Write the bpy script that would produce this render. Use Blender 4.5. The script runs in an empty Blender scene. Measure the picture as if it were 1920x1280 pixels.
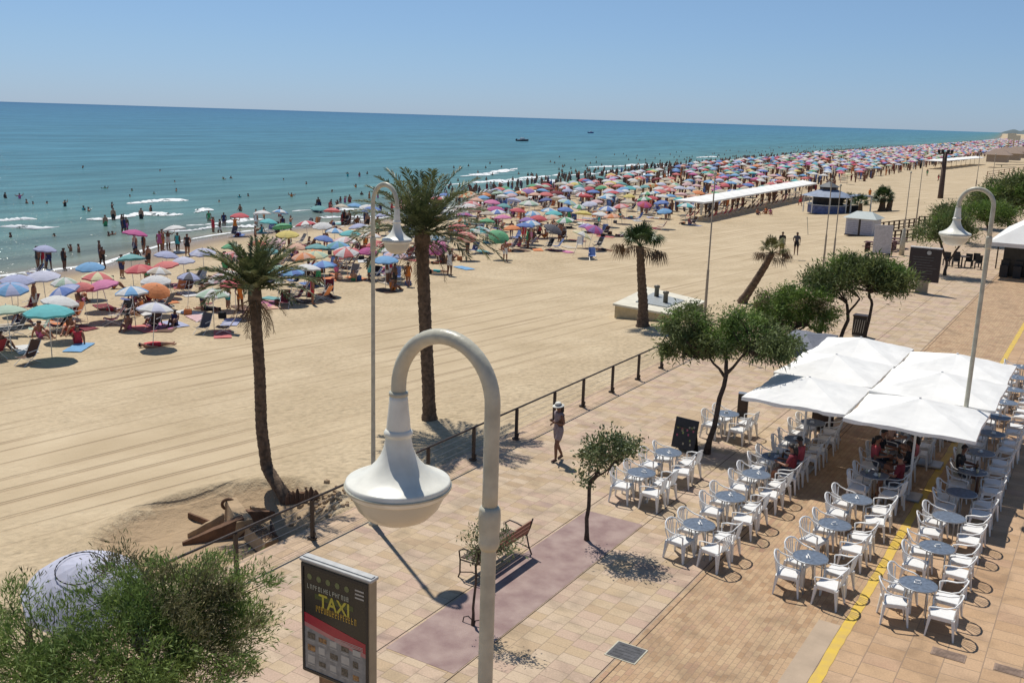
import bpy, bmesh, math, random
import numpy as np
from mathutils import Vector, Matrix, Quaternion, Euler
R = math.radians
sc = bpy.context.scene
COL = sc.collection
rng = np.random.default_rng(7)
random.seed(7)

# ------------------------------------------------------------------ camera
# world frame: X = inland across the promenade, Y = along the promenade, Z = up
FPX = 1850.0
PITCH = math.atan(420 / FPX); ROLL = math.atan(58 / 1880); CAMH = 9.3
AZ = R(31.3544)                       # angle between the view and the promenade
CAM = np.array([14.0061, -13.2169, CAMH])
def _rot(p):                          # view-aligned frame to world frame
    c, s = math.cos(AZ), math.sin(AZ)
    return np.array([p[0]*c - p[1]*s, p[0]*s + p[1]*c, p[2]])
_f = np.array([0, math.cos(PITCH), -math.sin(PITCH)]); _r0 = np.array([1., 0, 0]); _u0 = np.cross(_r0, _f)
_r = _r0*math.cos(ROLL) + _u0*math.sin(ROLL); _u = np.cross(_r, _f)
FWD, RGT, UPV = _rot(_f), _rot(_r), _rot(_u)
cd = bpy.data.cameras.new('camera'); cam = bpy.data.objects.new('camera', cd); COL.objects.link(cam)
cd.sensor_width = 36; cd.lens = 36*FPX/1920; cd.clip_start = 0.1; cd.clip_end = 60000
M = Matrix.Identity(4)
for i in range(3):
    M[i][0] = RGT[i]; M[i][1] = UPV[i]; M[i][2] = -FWD[i]; M[i][3] = CAM[i]
cam.matrix_world = M
sc.camera = cam
def G(x, y, z=0.0):
    "point of the photo (1920 wide) -> place at height z"
    d = FWD*FPX + RGT*(x-960) + UPV*(640-y)
    t = (z - CAMH)/d[2]
    return CAM + d*t
def PR(p):
    d = np.array(p, float) - CAM; w = d @ FWD
    if w < .1: return (-9999, -9999)
    return 960 + FPX*(d @ RGT)/w, 640 - FPX*(d @ UPV)/w
def atY(x, y, Y):
    "place on the photo ray (x,y) at distance Y along the promenade"
    d = FWD*FPX + RGT*(x-960) + UPV*(640-y)
    return CAM + d*((Y - CAM[1])/d[1])

# ------------------------------------------------------------------ light
ELEV = R(62.5)
SD = np.array([-0.839*math.cos(ELEV), 0.543*math.cos(ELEV), math.sin(ELEV)])   # towards the sun
w = bpy.data.worlds.new('World'); sc.world = w; w.use_nodes = True
wn = w.node_tree; wn.nodes.clear()
sky = wn.nodes.new('ShaderNodeTexSky'); sky.sky_type = 'NISHITA'; sky.sun_disc = False
sky.sun_elevation = ELEV; sky.sun_rotation = math.atan2(SD[0], SD[1])
sky.altitude = 0; sky.air_density = 1.0; sky.dust_density = 0.0; sky.ozone_density = 5.0
bg = wn.nodes.new('ShaderNodeBackground'); bg.inputs[1].default_value = 0.078
wo = wn.nodes.new('ShaderNodeOutputWorld')
tcw = wn.nodes.new('ShaderNodeTexCoord'); sepw = wn.nodes.new('ShaderNodeSeparateXYZ'); wn.links.new(tcw.outputs['Generated'], sepw.inputs[0])
rw = wn.nodes.new('ShaderNodeValToRGB'); wn.links.new(sepw.outputs[2], rw.inputs[0]); e_ = rw.color_ramp.elements
e_[0].position = 0.0; e_[0].color = (0.54, 0.73, 1.22, 1); e_[1].position = 0.5; e_[1].color = (1.14, 1.04, 0.97, 1)
e2 = e_.new(0.06); e2.color = (0.71, 0.83, 1.10, 1); e3 = e_.new(0.18); e3.color = (0.99, 1.0, 1.01, 1)
mw = wn.nodes.new('ShaderNodeMix'); mw.data_type = 'RGBA'; mw.blend_type = 'MULTIPLY'; mw.inputs[0].default_value = 1.0
wn.links.new(sky.outputs[0], mw.inputs[6]); wn.links.new(rw.outputs[0], mw.inputs[7]); wn.links.new(mw.outputs[2], bg.inputs[0])
wn.links.new(bg.outputs[0], wo.inputs[0])
sl = bpy.data.lights.new('sun', 'SUN'); sl.energy = 4.1; sl.angle = R(0.53); sl.color = (1.0, 0.95, 0.87)
so = bpy.data.objects.new('sun', sl); COL.objects.link(so)
so.rotation_euler = Vector(SD).to_track_quat('Z', 'Y').to_euler(); so.location = (0, 0, 60)
vs_ = sc.view_settings; sc.display_settings.display_device = 'sRGB'
vs_.view_transform = 'Standard'; vs_.look = 'None'; vs_.exposure = 0.06; vs_.gamma = 1.0; vs_.use_curve_mapping = False

# ------------------------------------------------------------------ materials
MATS = {}
def nt(name):
    m = bpy.data.materials.new(name); m.use_nodes = True; t = m.node_tree
    return m, t, t.nodes['Principled BSDF']
def N_(t, typ, **kw):
    n = t.nodes.new(typ)
    for k, v in kw.items():
        if k.startswith('i_'):
            key = k[2:]
            n.inputs[int(key) if key.isdigit() else key.replace('_', ' ')].default_value = v
        else: setattr(n, k, v)
    return n
def L(t, a, b): t.links.new(a, b)
def ramp(t, src, stops, interp='LINEAR'):
    r = t.nodes.new('ShaderNodeValToRGB'); e = r.color_ramp; e.interpolation = interp
    while len(e.elements) < len(stops): e.elements.new(0.5)
    for q, (p, c) in zip(e.elements, stops):
        q.position = p; q.color = (c[0], c[1], c[2], 1) if not isinstance(c, (int, float)) else (c, c, c, 1)
    if src is not None: L(t, src, r.inputs[0])
    return r
def math_(t, op, a, b=None, clamp=False):
    n = t.nodes.new('ShaderNodeMath'); n.operation = op; n.use_clamp = clamp
    for i, q in enumerate((a, b)):
        if q is None: continue
        if isinstance(q, (int, float)): n.inputs[i].default_value = q
        else: L(t, q, n.inputs[i])
    return n.outputs[0]
def mix(t, fac, a, b, blend='MIX'):
    n = t.nodes.new('ShaderNodeMix'); n.data_type = 'RGBA'; n.blend_type = blend
    for i, q in ((0, fac), (6, a), (7, b)):
        if isinstance(q, (int, float)): n.inputs[i].default_value = q
        elif isinstance(q, tuple): n.inputs[i].default_value = (*q[:3], 1)
        else: L(t, q, n.inputs[i])
    return n.outputs[2]
def mat(name, rgb, rough=0.6, var=0.15, scale=8.0, bump=0.0, bscale=40.0, metal=0.0, rgb2=None, trans=0.0, spec=0.5, isl=0.0):
    if name in MATS: return MATS[name]
    m, t, b = nt(name)
    tc = N_(t, 'ShaderNodeTexCoord'); ns = N_(t, 'ShaderNodeTexNoise'); ns.inputs['Scale'].default_value = scale
    ns.inputs['Detail'].default_value = 5
    L(t, tc.outputs['Object'], ns.inputs['Vector'])
    c2 = rgb2 or tuple(c*(1-var) for c in rgb); c1 = rgb if rgb2 else tuple(min(1, c*(1+var*.6)) for c in rgb)
    r = ramp(t, ns.outputs[0], [(0.35, c2), (0.65, c1)])
    out = r.outputs[0]
    if isl > 0:
        gi = N_(t, 'ShaderNodeNewGeometry')
        rr = ramp(t, gi.outputs['Random Per Island'], [(0, (1-isl,)*3), (1, (1+isl,)*3)])
        out = mix(t, 1.0, out, rr.outputs[0], 'MULTIPLY')
    L(t, out, b.inputs['Base Color'])
    b.inputs['Roughness'].default_value = rough; b.inputs['Metallic'].default_value = metal
    b.inputs['Specular IOR Level'].default_value = spec
    if trans > 0:
        tr = N_(t, 'ShaderNodeBsdfTranslucent'); L(t, out, tr.inputs[0]); ms = N_(t, 'ShaderNodeMixShader')
        ms.inputs[0].default_value = trans
        L(t, b.outputs[0], ms.inputs[1]); L(t, tr.outputs[0], ms.inputs[2]); L(t, ms.outputs[0], t.nodes['Material Output'].inputs[0])
    if bump > 0:
        nb = N_(t, 'ShaderNodeTexNoise'); nb.inputs['Scale'].default_value = bscale; nb.inputs['Detail'].default_value = 4
        L(t, tc.outputs['Object'], nb.inputs['Vector'])
        bp = N_(t, 'ShaderNodeBump'); bp.inputs['Strength'].default_value = bump; bp.inputs['Distance'].default_value = 0.02
        L(t, nb.outputs[0], bp.inputs['Height']); L(t, bp.outputs[0], b.inputs['Normal'])
    MATS[name] = m
    return m

# coast line: offset of the water's edge and of the umbrella crowd's inner edge, by distance along the beach
SEA = -2.2
_sp = [G(x, y, SEA) for x, y in ((0, 515), (200, 495), (340, 457), (430, 441), (560, 425), (700, 410), (900, 386), (1000, 371), (1100, 352), (1300, 320), (1500, 298), (1700, 280), (1800, 271), (1870, 263.5))]
SH = np.array([(-600, -20), (-100, -38), (0, -47)] + [(p[1], p[0]) for p in _sp] + [(9000, -900), (30000, -3000)])
_ip = [G(x, y, -1.65) for x, y in ((0, 640), (150, 640), (300, 620), (430, 600), (650, 560), (780, 532), (950, 482), (1100, 465), (1250, 412), (1340, 402), (1530, 362), (1700, 322), (1870, 290))]
INN = np.array([(-60, -30)] + sorted([(p[1], p[0]) for p in _ip]) + [(1800, -60), (9000, -400)])
def vsh(u): return np.interp(u, SH[:, 0], SH[:, 1]) + 1.0*np.sin(np.asarray(u)*0.11) + .6*np.sin(np.asarray(u)*.043+1)
def vin(u): return np.interp(u, INN[:, 0], INN[:, 1])
def sand_z(v, u):
    s = vsh(u); d = v - s
    base = np.interp(v, [-200, -22, -12, -3.5, -.9], [-1.75, -1.70, -.92, -.14, -.12])
    t = np.clip(d/14.0, 0, 1)
    z = np.where(d > 0, SEA + (base-SEA)*(1-(1-t)**2), SEA + 0.06*np.maximum(d, -60))
    # dug-out hollow around the sand sculpture
    e = ((v+2.95)/2.1)**2 + ((u-1.7)/2.6)**2
    dip = -0.45*np.clip((1.3-e)/.8, 0, 1)**0.7
    rim = 0.10*np.exp(-((e-1.5)/.22)**2)
    return z + np.where(v < -.95, dip + rim, 0)
def sz(p): return float(sand_z(np.float64(p[0]), np.float64(p[1])))
def GS(x, y, h=0.0):
    "place on the sand seen at the photo point, h above the sand"
    p = G(x, y, -.3)
    for _ in range(8): p = G(x, y, sz(p)+h)
    return p

def sand_material():
    m, t, b = nt('sand')
    tc = N_(t, 'ShaderNodeNewGeometry'); sep = N_(t, 'ShaderNodeSeparateXYZ'); L(t, tc.outputs['Position'], sep.inputs[0])
    X, Y = sep.outputs[0], sep.outputs[1]
    P = tc.outputs['Position']
    # wheel and rake tracks: lines of constant distance from the sea wall, wandering slowly
    n1 = N_(t, 'ShaderNodeTexNoise', i_Scale=0.03); n1.inputs['Detail'].default_value = 1; L(t, P, n1.inputs['Vector'])
    wx = math_(t, 'ADD', X, math_(t, 'MULTIPLY', n1.outputs[0], 4.5))
    yq = math_(t, 'MULTIPLY', Y, -0.20); wx = math_(t, 'ADD', wx, yq)
    kk = math_(t, 'DIVIDE', wx, 1.25); idn = math_(t, 'FLOOR', kk); fr = math_(t, 'FRACT', kk)
    wno = N_(t, 'ShaderNodeTexWhiteNoise', noise_dimensions='1D'); L(t, idn, wno.inputs['W']); amp = wno.outputs[0]
    cen = math_(t, 'ADD', math_(t, 'MULTIPLY', amp, 0.5), 0.2)
    d1 = math_(t, 'ABSOLUTE', math_(t, 'SUBTRACT', fr, cen)); d2 = math_(t, 'ABSOLUTE', math_(t, 'SUBTRACT', fr, math_(t, 'ADD', cen, 0.13)))
    dmin = math_(t, 'MINIMUM', d1, math_(t, 'ADD', d2, math_(t, 'MULTIPLY', math_(t, 'LESS_THAN', amp, .5), 1.0)))
    line = ramp(t, dmin, [(0.0, 0.0), (0.035, 0.1), (0.075, 1.0)])
    n3 = N_(t, 'ShaderNodeTexNoise', noise_dimensions='1D'); n3.inputs['Scale'].default_value = 5.0; n3.inputs['Detail'].default_value = 2; L(t, wx, n3.inputs['W'])
    trk = math_(t, 'ADD', line.outputs[0], math_(t, 'MULTIPLY', n3.outputs[0], 0.12))
    # tracks fade in and out along their length
    nb = N_(t, 'ShaderNodeTexNoise', i_Scale=0.13); nb.inputs['Detail'].default_value = 3; L(t, P, nb.inputs['Vector'])
    fade = ramp(t, nb.outputs[0], [(0.38, 0.12), (0.6, 1.0)]).outputs[0]
    # zone mask: tracks on the open strip, footprints elsewhere
    mp = N_(t, 'ShaderNodeMapRange'); mp.inputs[1].default_value = -27; mp.inputs[2].default_value = -20; L(t, X, mp.inputs[0])
    mq = N_(t, 'ShaderNodeMapRange'); mq.inputs[1].default_value = -3.4; mq.inputs[2].default_value = -6.5; L(t, X, mq.inputs[0])
    zone = math_(t, 'MULTIPLY', math_(t, 'MULTIPLY', mp.outputs[0], mq.outputs[0]), fade)
    fz = math_(t, 'SUBTRACT', 1.0, zone)
    f1 = N_(t, 'ShaderNodeTexVoronoi', i_Scale=2.6, feature='SMOOTH_F1'); L(t, P, f1.inputs['Vector'])
    f2 = N_(t, 'ShaderNodeTexNoise', i_Scale=5.5); f2.inputs['Detail'].default_value = 4; L(t, P, f2.inputs['Vector'])
    foot = math_(t, 'ADD', math_(t, 'MULTIPLY', ramp(t, f1.outputs[0], [(0.1, 0.0), (0.35, 1.0)]).outputs[0], 0.8), f2.outputs[0])
    fine = N_(t, 'ShaderNodeTexNoise', i_Scale=22.0); fine.inputs['Detail'].default_value = 3; L(t, P, fine.inputs['Vector'])
    h = math_(t, 'ADD', math_(t, 'MULTIPLY', trk, math_(t, 'MULTIPLY', zone, 1.5)), math_(t, 'MULTIPLY', foot, math_(t, 'ADD', math_(t, 'MULTIPLY', fz, 1.0), 0.25)))
    h = math_(t, 'ADD', h, math_(t, 'MULTIPLY', fine.outputs[0], 0.35))
    bp = N_(t, 'ShaderNodeBump'); bp.inputs['Strength'].default_value = 0.75; bp.inputs['Distance'].default_value = 0.06
    L(t, h, bp.inputs['Height']); L(t, bp.outputs[0], b.inputs['Normal'])
    big = N_(t, 'ShaderNodeTexNoise', i_Scale=0.35); big.inputs['Detail'].default_value = 6; L(t, P, big.inputs['Vector'])
    c = ramp(t, big.outputs[0], [(0.3, (0.45, 0.350, 0.22)), (0.55, (0.52, 0.412, 0.268)), (0.75, (0.57, 0.46, 0.305))]).outputs[0]
    # the ruts get a slightly darker tone
    inv = math_(t, 'MULTIPLY', math_(t, 'MULTIPLY', math_(t, 'SUBTRACT', 1.0, line.outputs[0]), zone), 0.55, True)
    c = mix(t, inv, c, (0.36, 0.255, 0.155))
    fl = ramp(t, f2.outputs[0], [(0.3, (0.80,)*3), (0.6, (1.06,)*3)]).outputs[0]
    c = mix(t, fz, c, mix(t, 1.0, c, fl, 'MULTIPLY'))
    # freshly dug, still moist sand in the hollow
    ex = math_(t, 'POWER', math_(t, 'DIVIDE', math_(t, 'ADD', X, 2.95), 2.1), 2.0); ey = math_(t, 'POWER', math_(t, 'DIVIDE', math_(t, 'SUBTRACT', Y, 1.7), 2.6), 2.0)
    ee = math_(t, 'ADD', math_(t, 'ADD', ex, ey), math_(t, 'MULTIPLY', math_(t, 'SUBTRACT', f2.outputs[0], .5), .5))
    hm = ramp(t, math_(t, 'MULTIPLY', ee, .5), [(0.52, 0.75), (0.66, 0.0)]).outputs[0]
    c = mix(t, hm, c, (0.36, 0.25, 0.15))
    at = N_(t, 'ShaderNodeAttribute', attribute_name='off')
    wet = ramp(t, at.outputs['Fac'], [(0.0, (0.20, 0.155, 0.115)), (0.12, (0.26, 0.20, 0.14)), (0.22, (0.9, 0.9, 0.9))])
    wm = ramp(t, at.outputs['Fac'], [(0.10, 1.0), (0.2, 0.0)]).outputs[0]
    c = mix(t, wm, c, (0.25, 0.19, 0.135))
    L(t, c, b.inputs['Base Color'])
    rr = ramp(t, at.outputs['Fac'], [(0.03, 0.25), (0.15, 0.95)]).outputs[0]
    L(t, rr, b.inputs['Roughness']); b.inputs['Specular IOR Level'].default_value = 0.25
    return m

def tile_material(name, size, stops, joint=0.035, jcol=(0.23, 0.17, 0.12), brick=False, offset=(0, 0), stain=0.25):
    m, t, b = nt(name)
    g = N_(t, 'ShaderNodeNewGeometry'); sep = N_(t, 'ShaderNodeSeparateXYZ'); L(t, g.outputs['Position'], sep.inputs[0])
    sx = math_(t, 'DIVIDE', math_(t, 'ADD', sep.outputs[0], offset[0]), size[0]); sy = math_(t, 'DIVIDE', math_(t, 'ADD', sep.outputs[1], offset[1]), size[1])
    if brick:
        row = math_(t, 'FLOOR', sx); sy = math_(t, 'ADD', sy, math_(t, 'MULTIPLY', math_(t, 'MODULO', row, 2.0), 0.5))
    ix, iy = math_(t, 'FLOOR', sx), math_(t, 'FLOOR', sy)
    cv = N_(t, 'ShaderNodeCombineXYZ'); L(t, ix, cv.inputs[0]); L(t, iy, cv.inputs[1])
    wn_ = N_(t, 'ShaderNodeTexWhiteNoise', noise_dimensions='2D'); L(t, cv.outputs[0], wn_.inputs[0])
    big = N_(t, 'ShaderNodeTexNoise', i_Scale=0.45); big.inputs['Detail'].default_value = 3; L(t, g.outputs['Position'], big.inputs['Vector'])
    sel = math_(t, 'ADD', math_(t, 'MULTIPLY', wn_.outputs[0], 0.75), math_(t, 'MULTIPLY', math_(t, 'SUBTRACT', big.outputs[0], 0.35), 0.8), True)
    c = ramp(t, sel, stops, 'LINEAR').outputs[0]
    gr = N_(t, 'ShaderNodeTexNoise', i_Scale=30.0); gr.inputs['Detail'].default_value = 4; L(t, g.outputs['Position'], gr.inputs['Vector'])
    c = mix(t, 1.0, c, ramp(t, gr.outputs[0], [(0.3, (0.86,)*3), (0.7, (1.08,)*3)]).outputs[0], 'MULTIPLY')
    st = N_(t, 'ShaderNodeTexNoise', i_Scale=1.3); st.inputs['Detail'].default_value = 6; st.inputs['Distortion'].default_value = 1.0; L(t, g.outputs['Position'], st.inputs['Vector'])
    c = mix(t, 1.0, c, ramp(t, st.outputs[0], [(0.30, (1-stain,)*3), (0.55, (1.03,)*3)]).outputs[0], 'MULTIPLY')
    fx, fy = math_(t, 'FRACT', sx), math_(t, 'FRACT', sy)
    jx = math_(t, 'LESS_THAN', fx, joint*0.5/size[0]*0.4*1.0 if False else joint); jy = math_(t, 'LESS_THAN', fy, joint*size[0]/size[1])
    j = math_(t, 'MAXIMUM', jx, jy)
    c = mix(t, math_(t, 'MULTIPLY', j, 0.7), c, jcol)
    L(t, c, b.inputs['Base Color']); b.inputs['Roughness'].default_value = 0.75; b.inputs['Specular IOR Level'].default_value = 0.3
    bp = N_(t, 'ShaderNodeBump'); bp.inputs['Strength'].default_value = 0.5; bp.inputs['Distance'].default_value = 0.006
    hh = math_(t, 'SUBTRACT', math_(t, 'MULTIPLY', gr.outputs[0], 0.3), j); L(t, hh, bp.inputs['Height']); L(t, bp.outputs[0], b.inputs['Normal'])
    return m

def water_material():
    m, t, b = nt('sea water')
    g = N_(t, 'ShaderNodeNewGeometry'); at = N_(t, 'ShaderNodeAttribute', attribute_name='off')
    mp = N_(t, 'ShaderNodeMapping'); mp.inputs['Scale'].default_value = (1.0, 0.16, 1.0); mp.inputs['Rotation'].default_value = (0, 0, R(8)); L(t, g.outputs['Position'], mp.inputs[0])
    pn = N_(t, 'ShaderNodeTexNoise', i_Scale=0.012); pn.inputs['Detail'].default_value = 4; L(t, mp.outputs[0], pn.inputs['Vector'])
    # 'off' is log-spaced distance from the shore, 0..1
    sel = math_(t, 'ADD', at.outputs['Fac'], math_(t, 'MULTIPLY', math_(t, 'SUBTRACT', pn.outputs[0], 0.5), 0.10), True)
    c = ramp(t, sel, [(0.0, (0.22, 0.21, 0.16)), (0.20, (0.16, 0.21, 0.18)), (0.34, (0.105, 0.215, 0.21)), (0.48, (0.075, 0.205, 0.25)), (0.66, (0.062, 0.19, 0.28)), (0.85, (0.045, 0.155, 0.265)), (1.0, (0.03, 0.12, 0.235))]).outputs[0]
    stn = N_(t, 'ShaderNodeTexNoise', i_Scale=0.05); stn.inputs['Detail'].default_value = 6; stn.inputs['Roughness'].default_value = 0.7; L(t, mp.outputs[0], stn.inputs['Vector'])
    c = mix(t, 1.0, c, ramp(t, stn.outputs[0], [(0.3, (0.80,)*3), (0.7, (1.2,)*3)]).outputs[0], 'MULTIPLY')
    st2 = N_(t, 'ShaderNodeTexNoise', i_Scale=0.35); st2.inputs['Detail'].default_value = 4; st2.inputs['Roughness'].default_value = 0.6; L(t, mp.outputs[0], st2.inputs['Vector'])
    c = mix(t, 1.0, c, ramp(t, st2.outputs[0], [(0.35, (0.80,)*3), (0.65, (1.18,)*3)]).outputs[0], 'MULTIPLY')
    L(t, c, b.inputs['Base Color']); b.inputs['IOR'].default_value = 1.33
    b.inputs['Roughness'].default_value = 0.12; b.inputs['Specular IOR Level'].default_value = 0.20
    w1 = N_(t, 'ShaderNodeTexNoise', i_Scale=0.55); w1.inputs['Detail'].default_value = 5; w1.inputs['Roughness'].default_value = 0.62; L(t, mp.outputs[0], w1.inputs['Vector'])
    w2 = N_(t, 'ShaderNodeTexNoise', i_Scale=0.07); w2.inputs['Detail'].default_value = 3; L(t, mp.outputs[0], w2.inputs['Vector'])
    w3 = N_(t, 'ShaderNodeTexNoise', i_Scale=2.6); w3.inputs['Detail'].default_value = 3; L(t, g.outputs['Position'], w3.inputs['Vector'])
    h = math_(t, 'ADD', math_(t, 'MULTIPLY', w1.outputs[0], 1.0), math_(t, 'MULTIPLY', w2.outputs[0], 3.0))
    h = math_(t, 'ADD', h, math_(t, 'MULTIPLY', w3.outputs[0], 0.18))
    bp = N_(t, 'ShaderNodeBump'); bp.inputs['Strength'].default_value = 1.0; bp.inputs['Distance'].default_value = 0.55
    L(t, h, bp.inputs['Height'])
    df = N_(t, 'ShaderNodeBsdfDiffuse'); L(t, c, df.inputs[0]); gs = N_(t, 'ShaderNodeBsdfGlossy'); gs.inputs['Roughness'].default_value = .16; L(t, bp.outputs[0], gs.inputs['Normal'])
    ms = N_(t, 'ShaderNodeMixShader'); ms.inputs[0].default_value = .20; L(t, df.outputs[0], ms.inputs[1]); L(t, gs.outputs[0], ms.inputs[2]); L(t, bp.outputs[0], df.inputs['Normal'])
    L(t, ms.outputs[0], t.nodes['Material Output'].inputs[0])
    return m

# ------------------------------------------------------------------ mesh helpers
class MB:
    def __init__(s): s.v = []; s.f = []; s.mi = []; s.cur = 0
    def add(s, vs, fs):
        n = len(s.v); s.v += [tuple(map(float, q)) for q in vs]; s.f += [tuple(n+i for i in f) for f in fs]; s.mi += [s.cur]*len(fs); return s
    def box(s, x0, x1, y0, y1, z0, z1, bev=0.0):
        if bev <= 0:
            vs = [(x, y, z) for z in (z0, z1) for y in (y0, y1) for x in (x0, x1)]
            return s.add(vs, [(0, 2, 3, 1), (4, 5, 7, 6), (0, 1, 5, 4), (2, 6, 7, 3), (0, 4, 6, 2), (1, 3, 7, 5)])
        b = bev
        def ring(z, i): return [(x0+i+b*(1-0), y0+i, z), (x1-i-b, y0+i, z), (x1-i, y0+i+b, z), (x1-i, y1-i-b, z), (x1-i-b, y1-i, z), (x0+i+b, y1-i, z), (x0+i, y1-i-b, z), (x0+i, y0+i+b, z)]
        rings = [ring(z0, b*.6), ring(z0+b, 0), ring(z1-b, 0), ring(z1, b*.6)]
        vs = sum(rings, []); fs = [tuple(range(7, -1, -1)), tuple(24+i for i in range(8))]
        for k in range(3):
            for i in range(8): fs.append((k*8+i, k*8+(i+1) % 8, k*8+8+(i+1) % 8, k*8+8+i))
        return s.add(vs, fs)
    def obox(s, c, ax, ay, az):
        c, ax, ay, az = map(np.array, (c, ax, ay, az))
        vs = [c+ax*i+ay*j+az*k for k in (-1, 1) for j in (-1, 1) for i in (-1, 1)]
        return s.add(vs, [(0, 2, 3, 1), (4, 5, 7, 6), (0, 1, 5, 4), (2, 6, 7, 3), (0, 4, 6, 2), (1, 3, 7, 5)])
    def tube(s, pts, rad, n=8, cap=True, flat=1.0):
        pts = [np.array(p, float) for p in pts]; m = len(pts)
        if isinstance(rad, (int, float)): rad = [rad]*m
        vs = []; prev = None
        for i, p in enumerate(pts):
            d = pts[min(i+1, m-1)] - pts[max(i-1, 0)]; d /= (np.linalg.norm(d)+1e-9)
            if prev is None:
                a = np.array([0, 0, 1.]) if abs(d[2]) < .9 else np.array([1., 0, 0])
                e = np.cross(d, a)
            else: e = prev - d*(prev @ d)
            e /= (np.linalg.norm(e)+1e-9); prev = e; q = np.cross(d, e)
            for k in range(n):
                a = 2*math.pi*k/n; vs.append(p + rad[i]*(math.cos(a)*e + flat*math.sin(a)*q))
        fs = [(i*n+k, i*n+(k+1) % n, (i+1)*n+(k+1) % n, (i+1)*n+k) for i in range(m-1) for k in range(n)]
        if cap: fs += [tuple(range(n-1, -1, -1)), tuple((m-1)*n+k for k in range(n))]
        return s.add(vs, fs)
    def lathe(s, prof, c=(0, 0), n=24, z0=0.0, closed=False):
        vs = []
        for r_, z in prof:
            for k in range(n):
                a = 2*math.pi*k/n; vs.append((c[0]+r_*math.cos(a), c[1]+r_*math.sin(a), z0+z))
        m = len(prof)
        fs = [(i*n+k, i*n+(k+1) % n, (i+1)*n+(k+1) % n, (i+1)*n+k) for i in range(m-1) for k in range(n)]
        if closed: fs += [tuple(range(n-1, -1, -1)), tuple((m-1)*n+k for k in range(n))]
        return s.add(vs, fs)
    def quad(s, a, b, c, d): return s.add([a, b, c, d], [(0, 1, 2, 3)])
    def xf(s, m):
        m = np.array(m); v = np.array(s.v); v = v @ m[:3, :3].T + m[:3, 3]; s.v = [tuple(q) for q in v]; return s
    def mesh(s, name, mats, smooth=False):
        me = bpy.data.meshes.new(name); me.from_pydata(s.v, [], s.f)
        if not isinstance(mats, (list, tuple)): mats = [mats]
        for q in mats: me.materials.append(q)
        if len(mats) > 1: me.polygons.foreach_set('material_index', s.mi)
        if smooth: me.polygons.foreach_set('use_smooth', [True]*len(s.f))
        me.update(); return me
    def build(s, name, mats, parent=None, smooth=False, loc=None):
        return ob(name, s.mesh(name, mats, smooth), parent, loc)
def npmesh(name, V, F, mats, mi=None, smooth=False):
    me = bpy.data.meshes.new(name); V = np.asarray(V, np.float32); F = np.asarray(F, np.int32); k = F.shape[1]
    me.vertices.add(len(V)); me.vertices.foreach_set('co', V.ravel())
    me.loops.add(F.size); me.loops.foreach_set('vertex_index', F.ravel())
    me.polygons.add(len(F)); me.polygons.foreach_set('loop_start', np.arange(len(F), dtype=np.int32)*k)
    me.polygons.foreach_set('loop_total', np.full(len(F), k, np.int32))
    for q in (mats if isinstance(mats, (list, tuple)) else [mats]): me.materials.append(q)
    if mi is not None: me.polygons.foreach_set('material_index', np.asarray(mi, np.int32))
    if smooth: me.polygons.foreach_set('use_smooth', np.ones(len(F), bool))
    me.update(calc_edges=True); return me
def ob(name, me, parent=None, loc=None):
    o = bpy.data.objects.new(name, me); COL.objects.link(o)
    if parent is not None: o.parent = parent
    if loc is not None: o.location = [float(q) for q in loc]
    return o
def thing(name, label, cat, loc=(0, 0, 0), rz=0.0, group=None):
    o = bpy.data.objects.new(name, None); COL.objects.link(o); o.empty_display_size = .2
    o.location = [float(q) for q in loc]; o.rotation_euler = (0, 0, rz); tag(o, label, cat, group); return o
def tag(o, label, cat, group=None):
    o['label'] = label; o['category'] = cat
    if group: o['group'] = group
    return o
def struct(o): o['kind'] = 'structure'; return o
KIDS = {}
def copy_tree(o, parent=None):
    c = o.copy(); COL.objects.link(c)
    if parent is not None: c.parent = parent
    for ch in KIDS.setdefault(o.name, list(o.children)): copy_tree(ch, c)
    return c
def arc(c, r_, a0, a1, n, ax1, ax2):
    return [np.array(c)+r_*(math.cos(a)*np.array(ax1)+math.sin(a)*np.array(ax2)) for a in np.linspace(a0, a1, n)]
TEXTS = {}
def text_mesh(body, size, m, ext=0.004, bold=False):
    cu = bpy.data.curves.new('lettering', 'FONT'); cu.body = body; cu.size = size; cu.extrude = ext; cu.align_x = 'CENTER'; cu.resolution_u = 3
    if bold: cu.offset = size*0.02
    o = bpy.data.objects.new('t', cu); COL.objects.link(o); bpy.context.view_layer.update()
    me = bpy.data.meshes.new_from_object(o.evaluated_get(bpy.context.evaluated_depsgraph_get()))
    bpy.data.objects.remove(o); me.materials.clear(); me.materials.append(m); return me

# ------------------------------------------------------------------ palette
SANDM = sand_material()
WHITEP = mat('white plastic', (0.80, 0.79, 0.76), 0.35, 0.05)
WHITEC = mat('white canvas', (0.90, 0.89, 0.85), 0.8, 0.07, 1.2, 0.25, 3.0, trans=0.08)
CREAMM = mat('cream painted metal', (0.52, 0.49, 0.38), 0.4, 0.16, 7.0, 0.15, 30)
LAMPW = mat('white enamel', (0.80, 0.78, 0.68), 0.35, 0.12, 6.0)
GLOBE = mat('frosted globe', (0.60, 0.57, 0.47), 0.25, 0.05, 2.0)
DARKM = mat('dark brown iron', (0.045, 0.028, 0.022), 0.5, 0.3, 9, 0.3, 30)
BLACKM = mat('black metal', (0.02, 0.02, 0.022), 0.45, 0.3)
GREYM = mat('grey aluminium', (0.42, 0.43, 0.44), 0.35, 0.1, 6, metal=0.7)
TABLEM = mat('blue grey tabletop', (0.13, 0.165, 0.22), 0.5, 0.25, 14, spec=.3)
WOODR = mat('reddish wood', (0.26, 0.10, 0.055), 0.6, 0.35, 14, 0.4, 30)
WOODD = mat('dark timber', (0.10, 0.06, 0.04), 0.7, 0.35, 10, 0.4, 30)
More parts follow.
